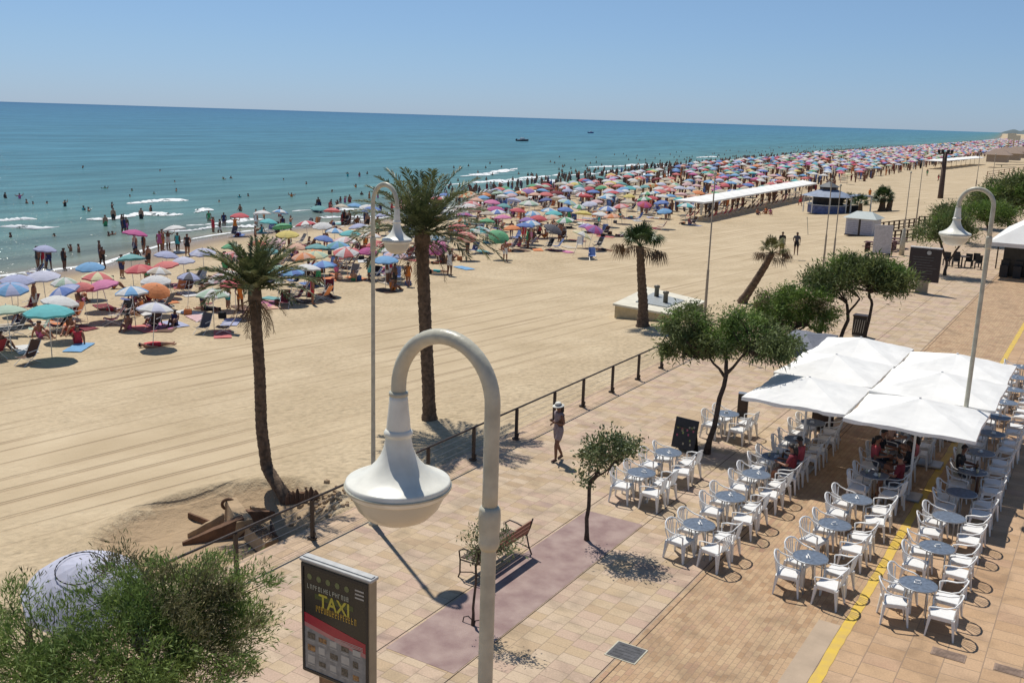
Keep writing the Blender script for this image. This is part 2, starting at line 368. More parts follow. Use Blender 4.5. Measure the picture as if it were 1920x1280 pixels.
BARKP = mat('palm bark', (0.15, 0.10, 0.065), 0.95, 0.45, 9, 0.8, 22)
BARKT = mat('tamarisk bark', (0.085, 0.06, 0.045), 0.95, 0.4, 12, 0.8, 30)
PALMG = mat('palm leaf', (0.18, 0.20, 0.085), 0.45, 0.35, 1.5, rgb2=(0.06, 0.085, 0.028), trans=0.2, isl=0.35)
PALMB = mat('dry palm leaf', (0.16, 0.10, 0.05), 0.8, 0.35, 2.5, trans=0.1, isl=0.3)
FANG = mat('fan palm leaf', (0.07, 0.12, 0.035), 0.5, 0.35, 1.5, rgb2=(0.035, 0.065, 0.02), trans=0.15, isl=0.25)
TAMG = mat('tamarisk foliage', (0.19, 0.29, 0.06), 0.7, 0.3, 1.6, rgb2=(0.09, 0.155, 0.035), trans=0.3, isl=0.4)
TAMD = mat('dark tamarisk foliage', (0.17, 0.21, 0.065), 0.7, 0.3, 1.6, rgb2=(0.085, 0.12, 0.04), trans=0.25, isl=0.4)
TAMB = mat('olive tamarisk foliage', (0.21, 0.19, 0.085), 0.75, 0.3, 1.6, rgb2=(0.11, 0.11, 0.05), trans=0.25, isl=0.4)
PITT = mat('grey green leaf', (0.20, 0.23, 0.10), 0.45, 0.3, 3.0, rgb2=(0.09, 0.13, 0.05), trans=0.2, isl=0.35)
WETSHADE = mat('moist brown sand', (0.15, 0.08, 0.045), 0.95, 0.25, 4.0, 0.7, 18)  # moist sand, with the shade of the sculpture's dark sides in its colour
DRYS = mat('dry moulded sand', (0.42, 0.30, 0.18), 0.95, 0.2, 4.0, 0.6, 18)
SKIN = [mat('tanned skin', (0.34, 0.15, 0.085), 0.5, 0.08), mat('dark tanned skin', (0.17, 0.075, 0.045), 0.5, 0.08), mat('light skin', (0.46, 0.25, 0.16), 0.5, 0.08)]
HAIR = mat('dark hair', (0.02, 0.013, 0.01), 0.6, 0.2)
PAL = {
 'white': (0.74, 0.74, 0.72), 'lavender': (0.40, 0.44, 0.66), 'pale lavender': (0.58, 0.60, 0.74), 'turquoise': (0.06, 0.48, 0.50),
 'sky blue': (0.13, 0.38, 0.68), 'navy blue': (0.04, 0.08, 0.30), 'blue': (0.07, 0.18, 0.52), 'red': (0.58, 0.03, 0.05), 'coral': (0.68, 0.13, 0.12),
 'pink': (0.66, 0.16, 0.36), 'magenta': (0.50, 0.03, 0.24), 'orange': (0.75, 0.22, 0.03), 'yellow': (0.72, 0.58, 0.12), 'pale yellow': (0.70, 0.66, 0.38),
 'green': (0.06, 0.36, 0.14), 'pale green': (0.40, 0.56, 0.42), 'teal': (0.10, 0.36, 0.36), 'peach': (0.74, 0.42, 0.28), 'purple': (0.26, 0.12, 0.42),
 'dark grey': (0.10, 0.10, 0.12), 'beige': (0.58, 0.50, 0.38), 'pale pink': (0.72, 0.46, 0.46), 'black': (0.015, 0.015, 0.018), 'brown': (0.14, 0.07, 0.04), 'maroon': (0.20, 0.02, 0.03)}
def cloth(c): return mat(c+' cloth', tuple(v*.82+.07 if max(PAL[c]) > .2 else v for v in PAL[c]), 0.8, 0.10, 2.0, 0.2, 12, trans=0.15)

# ------------------------------------------------------------------ setting
def grid_mesh(name, vs, us, zf, m, off=None):
    V, U = np.meshgrid(np.asarray(vs, float), np.asarray(us, float)); Z = zf(V, U)
    P = np.stack([V, U, Z], -1).reshape(-1, 3); nx = len(vs); ny = len(us)
    i = np.arange(ny-1)[:, None]*nx + np.arange(nx-1)[None, :]
    F = np.stack([i, i+1, i+1+nx, i+nx], -1).reshape(-1, 4)
    me = npmesh(name, P, F, m, smooth=True)
    if off is not None:
        a = me.attributes.new('off', 'FLOAT', 'POINT'); a.data.foreach_set('value', off(V, U).ravel().astype(np.float32))
    return me
vl = np.unique(np.round(np.concatenate([np.arange(-8, -.9, .14), [-.92], np.arange(-70, -8, .8), np.arange(-200, -70, 6), np.arange(-1500, -200, 60), [-4200, -9000]]), 3))
ul = np.unique(np.round(np.concatenate([np.arange(-6, 10, .14), np.arange(-80, -6, 2), np.arange(10, 60, .6), np.arange(60, 200, 3), np.arange(200, 1000, 20), np.arange(1000, 9000, 250), [12000, 20000, 30000]]), 3))
struct(ob('sand', grid_mesh('sand', vl, ul, sand_z, SANDM, lambda V, U: np.clip((V-vsh(U))/30.0, 0, 1))))
# sea: strips parallel to the water's edge
offs = np.concatenate([[-1.5, 0], np.geomspace(.5, 40000, 90)])
us2 = np.unique(np.concatenate([np.arange(-40, 200, 2.0), np.arange(200, 1000, 20), np.arange(1000, 9000, 250), np.arange(-1000, -40, 60), [-30000, -8000, -3000, 12000, 20000, 40000]]))
O, U = np.meshgrid(offs, us2)
P = np.stack([vsh(U)-O, U, np.full_like(O, SEA) + np.where(O < 60, 0.05*np.sin(O*.9+U*.03), 0)], -1).reshape(-1, 3)
nx, ny = len(offs), len(us2); ii = np.arange(ny-1)[:, None]*nx + np.arange(nx-1)[None, :]
sea = npmesh('water', P, np.stack([ii, ii+nx, ii+1+nx, ii+1], -1).reshape(-1, 4), water_material(), smooth=True)
a = sea.attributes.new('off', 'FLOAT', 'POINT'); a.data.foreach_set('value', (np.log10(np.clip(O, 1, 1e4))/4).ravel().astype(np.float32))
struct(ob('water', sea))

# promenade paving
beige = [(0.0, (0.43, 0.305, 0.19)), (0.3, (0.50, 0.375, 0.235)), (0.5, (0.53, 0.41, 0.285)), (0.75, (0.51, 0.375, 0.27)), (0.92, (0.47, 0.33, 0.245)), (1.0, (0.37, 0.265, 0.215))]
T1M = tile_material('beige paving', (0.44, 0.29), beige, 0.028, brick=True)
T2M = tile_material('small brick paving', (0.11, 0.22), [(0.0, (0.38, 0.235, 0.13)), (0.4, (0.47, 0.315, 0.185)), (0.7, (0.50, 0.35, 0.205)), (1.0, (0.40, 0.235, 0.15))], 0.09, brick=True)
T3M = tile_material('large paving', (0.62, 0.42), [(0.0, (0.42, 0.265, 0.15)), (0.45, (0.50, 0.33, 0.19)), (0.8, (0.52, 0.35, 0.215)), (1.0, (0.43, 0.26, 0.165))], 0.03, brick=True)
T4M = tile_material('kerb paving', (0.23, 0.46), [(0.0, (0.44, 0.31, 0.195)), (0.5, (0.53, 0.39, 0.26)), (1.0, (0.50, 0.345, 0.25))], 0.07)
PURM = mat('speckled purple aggregate', (0.37, 0.27, 0.235), 0.85, 0.2, 2.2, rgb2=(0.26, 0.17, 0.155), bump=.5, bscale=60)
YELM = mat('worn yellow paint', (0.68, 0.46, 0.05), 0.6, 0.2, 3.0, rgb2=(0.56, 0.38, 0.10))
CONC = mat('pale concrete', (0.44, 0.335, 0.235), 0.85, 0.12, 2.0, 0.3, 30)
GROOV = mat('dark joint', (0.06, 0.04, 0.03), 0.9, 0.2)
def slab(name, x0, x1, y0, y1, z, m, th=0.12):
    return struct(MB().box(x0, x1, y0, y1, z-th, z).build(name, m))
struct(MB().box(-0.02, 7.50, -60, 9000, -0.9, 0.0).build('pavement', T1M))
struct(MB().box(7.50, 10.52, -60, 9000, -0.9, 0.0).build('pavement', T2M))
struct(MB().box(10.52, 80, -60, 9000, -0.9, 0.0).build('pavement', T3M))
ed = MB()
for x0, x1, z in ((-0.98, -0.62, -0.10), (-0.62, -0.045, -0.02)): ed.box(x0, x1, -60, 9000, z-0.7, z)
struct(ed.build('kerb', T4M))
for k, (y0, y1) in enumerate([(-0.67, 7.1)]):
    struct(MB().box(3.92, 5.40, y0, y1, 0.0005, 0.005).build('paved_bed', PURM))
gl = MB()
for x in (7.46, 7.60, 3.86, 5.43): gl.box(x-.008, x+.008, -30, 120, 0.001, 0.0045)
struct(gl.build('paving_joint', GROOV))
yl = MB(); 
ys = np.arange(-6, 150, .25); lw = .095
vs = []; 
for y in ys: vs += [(10.65-lw+random.uniform(-.012, .012), y, 0.006), (10.65+lw+random.uniform(-.012, .012), y, 0.006)]
yl.add(vs, [(2*i, 2*i+1, 2*i+3, 2*i+2) for i in range(len(ys)-1)])
struct(yl.build('road_marking', YELM))
struct(MB().box(10.12, 10.54, -6, 4.9, 0.001, 0.0065).build('concrete_strip', CONC))

# drain covers
def cover(x, y, w_, l_, label, m):
    r_ = thing('drain_cover', label, 'drain cover', (x, y, 0.004), 0, 'drain covers in the paving')
    MB().box(-w_*.97, w_*.97, -l_*.97, l_*.97, 0, .006).build('frame', CREAMM if m else mat('brown frame', (.30, .21, .15)), r_)
    mb = MB(); mb.box(-w_*.88, w_*.88, -l_*.88, l_*.88, .006, .010)
    for k in range(5): mb.box(-w_*.7, w_*.7, -l_*.7+k*l_*.32, -l_*.62+k*l_*.32, .010, .014)
    mb.build('lid', mat('cast iron', (0.085, 0.085, 0.09), 0.8, 0.3) if m else mat('brown lid', (0.24, 0.165, 0.12), 0.7, 0.3), r_)
cover(7.55, 1.65, .31, .30, 'grey iron drain cover with pale frame, near the bottom middle', True)
cover(12.45, 4.95, .30, .16, 'dull brown oblong drain cover behind the frontmost chairs', False)
cover(13.45, 5.0, .26, .14, 'faint brown oblong cover at the lower right corner', False)

# breaking waves
FOAM = mat('sea foam', (0.80, 0.82, 0.82), 0.7, 0.12, 1.5, 0.6, 3.0)
_t = FOAM.node_tree; _g = N_(_t, 'ShaderNodeNewGeometry'); _n = N_(_t, 'ShaderNodeTexNoise', i_Scale=1.1); _n.inputs['Detail'].default_value = 6; _n.inputs['Roughness'].default_value = .7
L(_t, _g.outputs['Position'], _n.inputs['Vector']); _r = ramp(_t, _n.outputs[0], [(0.38, 0.0), (0.46, 1.0)]); _tr = N_(_t, 'ShaderNodeBsdfTransparent'); _ms = N_(_t, 'ShaderNodeMixShader')
L(_t, _r.outputs[0], _ms.inputs[0]); L(_t, _tr.outputs[0], _ms.inputs[1]); L(_t, _t.nodes['Principled BSDF'].outputs[0], _ms.inputs[2]); L(_t, _ms.outputs[0], _t.nodes['Material Output'].inputs[0])
def foam(p0, p1, wd, h=0.22, seed=0, lace=False):
    a = G(*p0, SEA); b = G(*p1, SEA); d = b-a; Ln = np.linalg.norm(d); d /= Ln; nrm = np.array([-d[1], d[0], 0])
    n = max(20, int(Ln/0.5)); r_ = np.random.default_rng(seed+3); V = []; F = []
    ph = r_.uniform(0, 6, 4)
    for i in range(n+1):
        s = i/n; w_ = wd*(math.sin(math.pi*s)**.5)*(0.45+.3*math.sin(s*Ln*.35+ph[0])+.25*math.sin(s*Ln*.9+ph[1])+r_.uniform(-.2, .25))
        w_ = max(w_, .04); c = a + d*s*Ln + nrm*(1.2*math.sin(s*4+ph[2])+.3*math.sin(s*Ln*.25+ph[3]))
        for q, z in ((-1, .012), (-.45, .6), (.1, 1.0), (.55, .5), (1, .012)):
            V.append(c+nrm*q*w_*(1+.15*r_.uniform(-1, 1)) + np.array([0, 0, .03+h*z*min(1, w_/wd+.1)]))
    for i in range(n):
        for k in range(4): F.append((i*5+k, (i+1)*5+k, (i+1)*5+k+1, i*5+k+1))
    struct(ob('breaking_wave', npmesh('breaking_wave', V, F, FOAM, smooth=True)))
FO = [((560, 437), (690, 428), .7), ((930, 345), (1010, 336), .8), ((1060, 330), (1180, 318), 1.0), ((1210, 316), (1300, 306), 1.2), ((1330, 306), (1400, 300), 1.6), ((0, 428), (110, 425), .4), ((300, 432), (420, 428), .6), ((232, 381), (357, 377), 1.5), ((160, 411), (262, 408), .8), ((255, 406), (335, 401), 1.3), ((355, 398), (408, 395), 1.4), ((340, 421), (505, 414), 1.2), ((400, 428), (480, 422), 1.0), ((555, 398), (705, 391), 1.4),
      ((862, 331), (978, 316), 2.2), ((846, 349), (1052, 326), 1.3), ((905, 370), (985, 352), 2.6), ((600, 412), (700, 405), .8), ((1085, 314), (1262, 308), 1.6), ((1310, 296), (1342, 294), 2.2), ((1188, 332), (1258, 321), 1.6), ((1150, 312), (1200, 309), 2.2),
      ((1435, 296), (1490, 292), 3.2), ((1530, 285), (1550, 284), 3.0), ((1380, 308), (1425, 304), 3.0), ((1010, 345), (1060, 338), 1.3), ((1700, 277), (1725, 276), 4), ((1590, 287), (1640, 284), 4), ((0, 412), (60, 414), .5), ((1470, 300), (1530, 297), 3)]
for k, (p0, p1, wd) in enumerate(FO): foam(p0, p1, wd*1.15, .3, k)
# lace of foam along the water's edge
V = []; F = []; uu = np.arange(-20, 900, 1.2)
for i, u_ in enumerate(uu):
    s = vsh(u_); w1 = .15+.35*abs(math.sin(u_*.21))+random.uniform(0, .2)
    V += [(s+.15, u_, SEA+.035), (s-w1, u_, SEA+.07)]
F = [(2*i, 2*i+1, 2*i+3, 2*i+2) for i in range(len(uu)-1)]
struct(ob('shore_foam', npmesh('shore_foam', V, F, FOAM)))

# headland at the far end of the bay
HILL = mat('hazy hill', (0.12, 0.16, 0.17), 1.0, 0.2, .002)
V = []; F = []; n = 60
for i in range(n+1):
    s = i/n; px = 1872+s*150; base = G(px, 254, SEA); d = base-CAM; d[2] = 0; d = d/np.linalg.norm(d)*9000
    h = (16+26*min(1, s*3)+8*math.sin(s*17)+5*math.sin(s*41))*min(1, s*8)
    for k, (dd, hh) in enumerate(((0, -3), (150, h*.6), (350, h), (700, h*.7), (1000, -3))):
        q = CAM + d*(1+dd/9000); V.append((q[0], q[1], hh))
for i in range(n):
    for k in range(4): F.append((i*5+k, (i+1)*5+k, (i+1)*5+k+1, i*5+k+1))
struct(ob('hills', npmesh('hills', V, F, HILL, smooth=True)))

# ------------------------------------------------------------------ street lamps
def lamp_meshes():
    W, top = 0.40, 7.87; zc = top-.055-W*1.0
    P = MB(); P.lathe([(.0, 0), (.14, 0), (.14, .04), (.10, .07), (.080, 1.1), (.09, 1.14), (.064, 1.2), (.056, 3.0), (.053, 6.45)], n=18)
    C_ = MB(); C_.lathe([(.058, 6.36), (.074, 6.39), (.076, 6.43), (.070, 6.46), (.076, 6.52), (.078, 6.60), (.074, 6.66), (.062, 6.68)], n=24, closed=True)
    A = MB(); pts = [(W-W, 0, 6.45), (0, 0, 6.8), (0, 0, 7.1)]
    Rr = .40; zc = 7.87-.05-Rr*1.05
    pts = [np.array([0, 0, z]) for z in (6.60, 6.8, 7.1, zc)]
    pts += [np.array([Rr*(math.cos(a)-1), 0, zc+Rr*1.05*math.sin(a)]) for a in np.linspace(.12, math.pi-.0, 22)]
    pts += [np.array([-2*Rr, 0, z]) for z in (zc-.12, 7.28)]
    A.tube(pts, .055, 16)
    S = MB(); c = (-2*Rr, 0)
    S.lathe([(.0, 7.34), (.062, 7.34), (.068, 7.30), (.078, 7.19), (.082, 7.16), (.088, 7.08), (.095, 7.0), (.108, 6.94), (.130, 6.885), (.165, 6.83), (.212, 6.782), (.27, 6.742), (.33, 6.712), (.372, 6.698), (.382, 6.692), (.384, 6.665), (.378, 6.62), (.366, 6.61), (.0, 6.625)], c, 48)
    K = MB(); K.lathe([(.084, 7.03), (.104, 7.035), (.106, 7.06), (.088, 7.085)], c, 28, closed=True)
    K2 = MB(); K2.lathe([(.370, 6.645), (.394, 6.648), (.394, 6.662), (.370, 6.668)], c, 48, closed=True)
    K3 = MB(); K3.lathe([(.052, 7.33), (.07, 7.335), (.07, 7.36), (.052, 7.365)], c, 24, closed=True)
    B = MB(); B.lathe([(.352, 6.612), (.338, 6.57), (.30, 6.49), (.24, 6.425), (.16, 6.385), (.07, 6.37), (.0, 6.365)], c, 32)
    return [('pole', P.mesh('pole', CREAMM, True)), ('collar', C_.mesh('collar', CREAMM, True)), ('arm', A.mesh('arm', CREAMM, True)),
            ('lamp_shade', S.mesh('lamp_shade', LAMPW, True)), ('ring', K.mesh('ring', LAMPW, True)), ('shade_rim', K2.mesh('shade_rim', CREAMM, True)), ('arm_collar', K3.mesh('arm_collar', CREAMM, True)), ('globe', B.mesh('globe', GLOBE, True))]
LM = lamp_meshes()
def lamp(x, y, rz, label, z=0, h=1.0, lean=(0, 0), sxy=1.0):
    t_ = thing('street_lamp', label, 'street lamp', (x, y, z), rz, 'hooked street lamps along the promenade')
    t_.scale = (sxy, sxy, h); t_.rotation_euler = (lean[0], lean[1], rz)
    for n_, me in LM: ob(n_, me, t_)
lamp(10.58, -7.82, 0, 'large cream hooked street lamp close up in the foreground, white bell shade')
lamp(11.25, 14.2, 0, 'slim hooked street lamp rising between the white terrace canopies', h=1.01)
lamp(.24, 3.44, math.pi, 'tall hooked street lamp on the kerb, its long shadow crossing the paving by the bench', sxy=.82)
def mast(p, h, label, thick=False, r=1.0):
    t_ = thing('light_mast', label, 'mast', p, 0, 'slim pale masts along the beach edge')
    MB().lathe([(0, 0), (.085*r, 0), (.07*r, .4), (.055*r, h*.45), (.036*r, h*.46), (.028*r, h), (0, h+.02)], n=10).build('pole', mat('weathered pale pole', (.42, .34, .24), .6, .15), t_, True)
    MB().lathe([(.03*r, h*.985), (.075*r, h*.99), (.075*r, h), (.02*r, h+.06)], n=10).build('cap', CREAMM, t_, True)
    if thick: MB().lathe([(0, 0), (.20, 0), (.19, 1.0), (.12, 1.9), (.06, 2.0)], n=12).build('foot', CREAMM, t_, True)
mast(G(1317, 650), 7.3, 'slim pale mast rising from behind the nearest tamarisk, in front of the crowd')
mast(G(1541, 525), 6.2, 'slim pale mast above the middle tamarisk, left one of the close pair')
mast(G(1558, 528), 5.9, 'slim pale mast above the middle tamarisk, right one of the close pair')
mast(G(1690, 478), 6.2, 'pale mast with thick foot beside the dark red picnic tables', True)
mast(GS(1716, 430), 6.6, 'distant pale mast on the sand beyond the timber rail')
mast(G(1826, 378), 6.5, 'far pale mast above the dark trees, left one of two', r=1.3)
mast(G(1856, 370), 6.2, 'far pale mast above the dark trees, right one of two', r=1.3)
# dark floodlight mast on the sand
p_ = GS(1763, 372)
t_ = thing('floodlight_mast', 'tall dark timber mast with floodlights on top, alone on the far sand', 'mast', p_); t_.rotation_euler = (R(-3), R(-1), 0)
MB().lathe([(0, 0), (.42, 0), (.40, .6), (.30, 6.9), (0, 6.95)], n=10).build('pole', WOODD, t_, True)
m_ = MB(); m_.box(-1.0, 1.0, -.12, .12, 6.55, 6.75); m_.build('crossbar', WOODD, t_)
for x in (-.9, -.4, .4, .9):
    MB().box(x-.2, x+.2, -.25, .2, 6.75, 7.2, .05).build('floodlight', BLACKM, t_)

# ------------------------------------------------------------------ railing along the beach edge
rt = thing('railing', 'dark brown post and rail fence along the kerb at the beach edge', 'railing', (-.34, 0, 0))
pys = [-4.7, -2.45, -.2] + [2.03, 4.2, 6.35, 8.46, 10.73, 13.02, 14.97, 17.17, 19.35, 21.5, 23.7, 25.9, 28.1, 30.3, 32.5, 34.7, 36.9, 39.1, 41.3, 43.5, 45.7, 47.9, 50.1, 52.3, 54.5, 56.7]
for y in pys:
    m = MB(); m.box(-.045, .045, y-.035, y+.035, -.02, .93, .008)
    m.obox((-.01, y, .02), (.10, 0, 0), (0, .06, 0), (0, 0, .02)); m.obox((0.02, y, .10), (.055, 0, -.02), (0, .02, 0), (.02, 0, .09))
    m.build('post', DARKM, rt)
MB().tube([(0, y, .95) for y in pys], .028, 8).build('rail', DARKM, rt)
for z in (.24, .42, .60, .78): MB().tube([(0, y, z) for y in (pys[0], pys[-1])], .004, 4).build('wire', GREYM, rt)

# ------------------------------------------------------------------ foliage
def wisps(c, d, ln, wd, r_, droop=0.0):
    n = len(c); d = d/np.linalg.norm(d, axis=1, keepdims=True)
    s = np.cross(d, r_.normal(size=(n, 3))); s /= np.linalg.norm(s, axis=1, keepdims=True)
    ln = ln[:, None]; wd = wd[:, None]
    mid = c + d*ln*.5; tip = c + d*ln; tip[:, 2] -= droop*ln[:, 0]; mid[:, 2] += 0
    V = np.stack([c, mid - s*wd*.5, tip, mid + s*wd*.5], 1).reshape(-1, 3)
    F = np.arange(n*4).reshape(-1, 4); return V, F
def crown(seed, lobes, size, per, wd, up=0.5, clump=.22, hang=0.0):
    "lobes: (centre, radii, clumps).  returns V,F and the clump centres"
    r_ = np.random.default_rng(seed); Cs = []
    for (c, rad, k) in lobes:
        d = r_.normal(size=(k, 3)); d /= np.linalg.norm(d, axis=1, keepdims=True)
        rr = r_.uniform(.15, 1, (k, 1))**.45 * (1+.16*np.sin(d[:, :1]*5+seed)+.12*np.cos(d[:, 1:2]*7+d[:, 2:3]*5))
        q = np.array(c) + d*rr*np.array(rad); Cs.append(np.concatenate([q, d], 1))
    Cs = np.concatenate(Cs); Vs, Fs = [], []; n0 = 0
    for q in Cs:
        k = int(per*r_.uniform(.5, 1.5)); cs = clump*r_.uniform(.6, 1.5)
        o = q[:3] + r_.normal(size=(k, 3))*cs*np.array([1, 1, .7]); dd = r_.normal(size=(k, 3))*.75 + q[3:] + np.array([0, 0, up])
        V, F = wisps(o, dd, size*r_.uniform(.5, 1.5, k), wd*r_.uniform(.6, 1.4, k), r_, hang); Vs.append(V); Fs.append(F+n0); n0 += len(V)
    return np.concatenate(Vs), np.concatenate(Fs), Cs
def tree(name, label, cat, base, trunks, lobes, m, size, per, wd, seed, group=None, up=.5, clump=.22, every=3, limb=.022, bark=BARKT, hang=0.0, m2=None):
    t_ = thing(name, label, cat, base, 0, group); b = np.array(base, float)
    V, F, Cs = crown(seed, [(np.array(c)-b, r_, k) for c, r_, k in lobes], size, per, wd, up, clump, hang)
    r_ = np.random.default_rng(seed+50)
    mats = [m, m2] if m2 else [m]
    mi = None
    if m2:
        fc = V[F[:, 0]]; mi = ((np.sin(fc[:, 0]*2.3+seed)+np.sin(fc[:, 1]*2.9)+np.sin(fc[:, 2]*3.7)) > .9).astype(np.int32)
    ob('crown', npmesh('crown', V, F, mats, mi), t_)
    mb = MB(); tops = []
    for pts, r0, r1 in trunks:
        pts = [np.array(p, float)-b for p in pts]
        # smooth the path
        q = [pts[0]]
        for i in range(len(pts)-1):
            for s in (.33, .66, 1): q.append(pts[i]*(1-s)+pts[i+1]*s + r_.normal(size=3)*.02*(1 if s < 1 else 0))
        rad = np.linspace(r0, r1, len(q)); rad[0] *= 1.35
        mb.tube(q, list(rad), 9); tops.append((q[-1], r1))
    mb.build('trunk', bark, t_, True)
    lb = MB()
    for i in range(0, len(Cs), every):
        c = Cs[i, :3]; p0, r1 = min(tops, key=lambda a: np.linalg.norm(a[0]-c)); mid = p0*.5+c*.5 + r_.normal(size=3)*.08; mid[2] -= .1
        lb.tube([p0, p0*.75+mid*.25+(0, 0, .03), mid, c], [r1*.6, limb*1.3, limb, limb*.35], 5, False)
    lb.build('limbs', bark, t_, True)
    return t_
TG = 'trees planted along the promenade'
# 1: big tamarisk in the row, leaning, over the first terrace tables
b1 = G(1325, 850); b1[2] = 0
k1 = lambda x, y, Y=13.8: atY(x, y, Y)
tree('tamarisk_tree', 'broad leaning tamarisk tree beside the menu board, nearest of the row, shading terrace tables', 'tree', b1,
     [([b1, k1(1345, 770, 13.1), k1(1362, 700, 13.3), k1(1360, 665, 13.5)], .085, .05), ([k1(1358, 705, 13.3), k1(1330, 670, 13.5)], .04, .03), ([k1(1362, 700, 13.3), k1(1400, 660, 13.5)], .045, .03)],
     [(k1(1288, 604), (.72, .8, .50), 50), (k1(1350, 640), (.7, .9, .36), 40), (k1(1425, 636), (.80, .9, .44), 50), (k1(1275, 655), (.5, .6, .25), 22), (k1(1385, 602), (.45, .7, .28), 18), (k1(1465, 650), (.4, .6, .22), 18)], TAMD, .15, 105, .032, 1, TG, up=.35, clump=.15, hang=.25, m2=TAMG)
b2 = G(1543, 660); b2[2] = 0; Y2 = b2[1]
k2 = lambda x, y: atY(x, y, Y2-.3)
tree('tamarisk_tree', 'bright green tamarisk tree behind the nearest one, left of the grey parasol', 'tree', b2,
     [([b2, k2(1538, 625), k2(1515, 610)], .08, .05), ([k2(1538, 625), k2(1545, 600)], .05, .03)],
     [(k2(1440, 582), (.75, 1.0, .62), 40), (k2(1500, 572), (.9, 1.0, .68), 50), (k2(1545, 580), (.55, .8, .70), 28), (k2(1455, 620), (.65, .8, .4), 24), (k2(1480, 550), (.4, .5, .3), 10)], TAMG, .18, 95, .042, 2, TG, up=.45, clump=.17, hang=.2, m2=TAMB)
b3 = G(1568, 655); b3[2] = 0; Y3 = b3[1]; k3 = lambda x, y: atY(x, y, Y3)
tree('tamarisk_tree', 'wide dark tamarisk tree with two forked trunks, next to the black litter bin', 'tree', b3,
     [([b3, k3(1590, 600), k3(1588, 570)], .09, .06), ([k3(1622, 615)*[1, 1, 0]+[0, 0, .2], k3(1635, 570), k3(1630, 548)], .07, .05), ([k3(1588, 590), k3(1612, 560)], .05, .04)],
     [(k3(1545, 528), (.75, 1.0, .52), 36), (k3(1600, 514), (1.0, 1.2, .62), 54), (k3(1655, 520), (.9, 1.0, .60), 46), (k3(1682, 530), (.5, .8, .38), 22), (k3(1580, 495), (.4, .5, .25), 9), (k3(1640, 492), (.4, .5, .25), 9)], TAMD, .20, 95, .045, 3, TG, up=.45, clump=.22, m2=TAMG)
b4 = G(1771, 516); b4[2] = 0; k4 = lambda x, y: atY(x, y, b4[1])
tree('promenade_tree', 'flat crowned tree with crooked trunk right of the big black poster board', 'tree', b4,
     [([b4, k4(1775, 490), k4(1765, 460), k4(1762, 445)], .10, .07), ([k4(1778, 490), k4(1800, 460), k4(1800, 445)], .07, .05)],
     [(k4(1745, 433), (1.0, 1.2, .55), 36), (k4(1785, 425), (1.1, 1.2, .7), 46), (k4(1808, 435), (.6, .9, .45), 22)], TAMD, .24, 80, .045, 4, TG, up=.45, clump=.25, m2=TAMG)
b5 = G(1850, 460); b5[2] = 0; k5 = lambda x, y: atY(x, y, b5[1])
tree('promenade_tree', 'bright green bushy tree behind the white bell shade of the slim lamp', 'tree', b5,
     [([b5, k5(1853, 440), k5(1850, 415)], .12, .08)],
     [(k5(1832, 398), (1.2, 1.4, .7), 40), (k5(1868, 395), (1.3, 1.4, .7), 40), (k5(1885, 405), (.8, 1, .6), 20)], TAMG, .28, 80, .055, 5, TG, up=.45, clump=.3, m2=TAMD)
b6 = G(1893, 432); b6[2] = 0; k6 = lambda x, y: atY(x, y, b6[1])
tree('promenade_tree', 'large dark rounded tree at the right edge, above the white awning', 'tree', b6,
     [([b6, k6(1890, 410), k6(1885, 385)], .16, .1), ([k6(1890, 410), k6(1905, 385)], .1, .08)],
     [(k6(1888, 362), (2.2, 2.2, 1.4), 70), (k6(1850, 375), (1.5, 1.6, .9), 34), (k6(1915, 355), (1.8, 2, 1.5), 50), (k6(1875, 378), (2, 2, .9), 40)], TAMD, .36, 75, .08, 6, TG, up=.45, clump=.4, m2=TAMG)
b7 = G(1790, 452); b7[2] = 0; k7 = lambda x, y: atY(x, y, b7[1])
tree('promenade_tree', 'small dark ragged tree between the flat crowned tree and the timber rail', 'tree', b7,
     [([b7, k7(1790, 430), k7(1785, 415)], .1, .07)], [(k7(1775, 400), (.9, 1.0, .8), 34), (k7(1795, 398), (.7, .9, .6), 20)], TAMD, .3, 70, .06, 7, TG, clump=.3)
# small paving trees
b8 = np.array([4.72, 5.55, 0.]); k8 = lambda x, y: atY(x, y, 5.55)
tree('small_tree', 'small round grey green tree with straight trunk in the purple bed', 'tree', b8,
     [([b8, k8(1104, 950), k8(1108, 900), k8(1120, 885)], .05, .035), ([k8(1108, 905), k8(1150, 870)], .025, .018)],
     [(k8(1142, 838), (.52, .5, .36), 46), (k8(1115, 862), (.32, .34, .24), 20), (k8(1175, 832), (.3, .34, .26), 20), (k8(1092, 900), (.13, .15, .08), 4)], PITT, .075, 42, .042, 8, 'small trees in the purple bed', up=.2, clump=.10, limb=.012, every=4)
b9 = np.array([4.75, .88, 0.]); k9 = lambda x, y: atY(x, y, .88)
tree('small_tree', 'thin sparse sapling between the bench and the foreground lamp post', 'tree', b9,
     [([b9, k9(889, 1120), k9(892, 1060), k9(900, 1020)], .028, .018), ([k9(892, 1060), k9(940, 1030)], .014, .01)],
     [(k9(893, 1030), (.16, .2, .30), 12), (k9(945, 1020), (.26, .26, .22), 14), (k9(900, 990), (.10, .1, .12), 5)], PITT, .07, 30, .026, 9, 'small trees in the purple bed', up=.4, clump=.09, limb=.008, every=2)
t_ = thing('trunk_guard', 'small rusty hoop guard around the foot of the thin sapling', 'tree guard', (4.75, .88, 0))
for q in (-.13, .13):
    MB().tube([(q-.1, 0, .005), (q-.09, .02, .10), (q, .03, .14), (q+.09, .02, .10), (q+.1, 0, .005)], .012, 6).build('hoop', DARKM, t_)
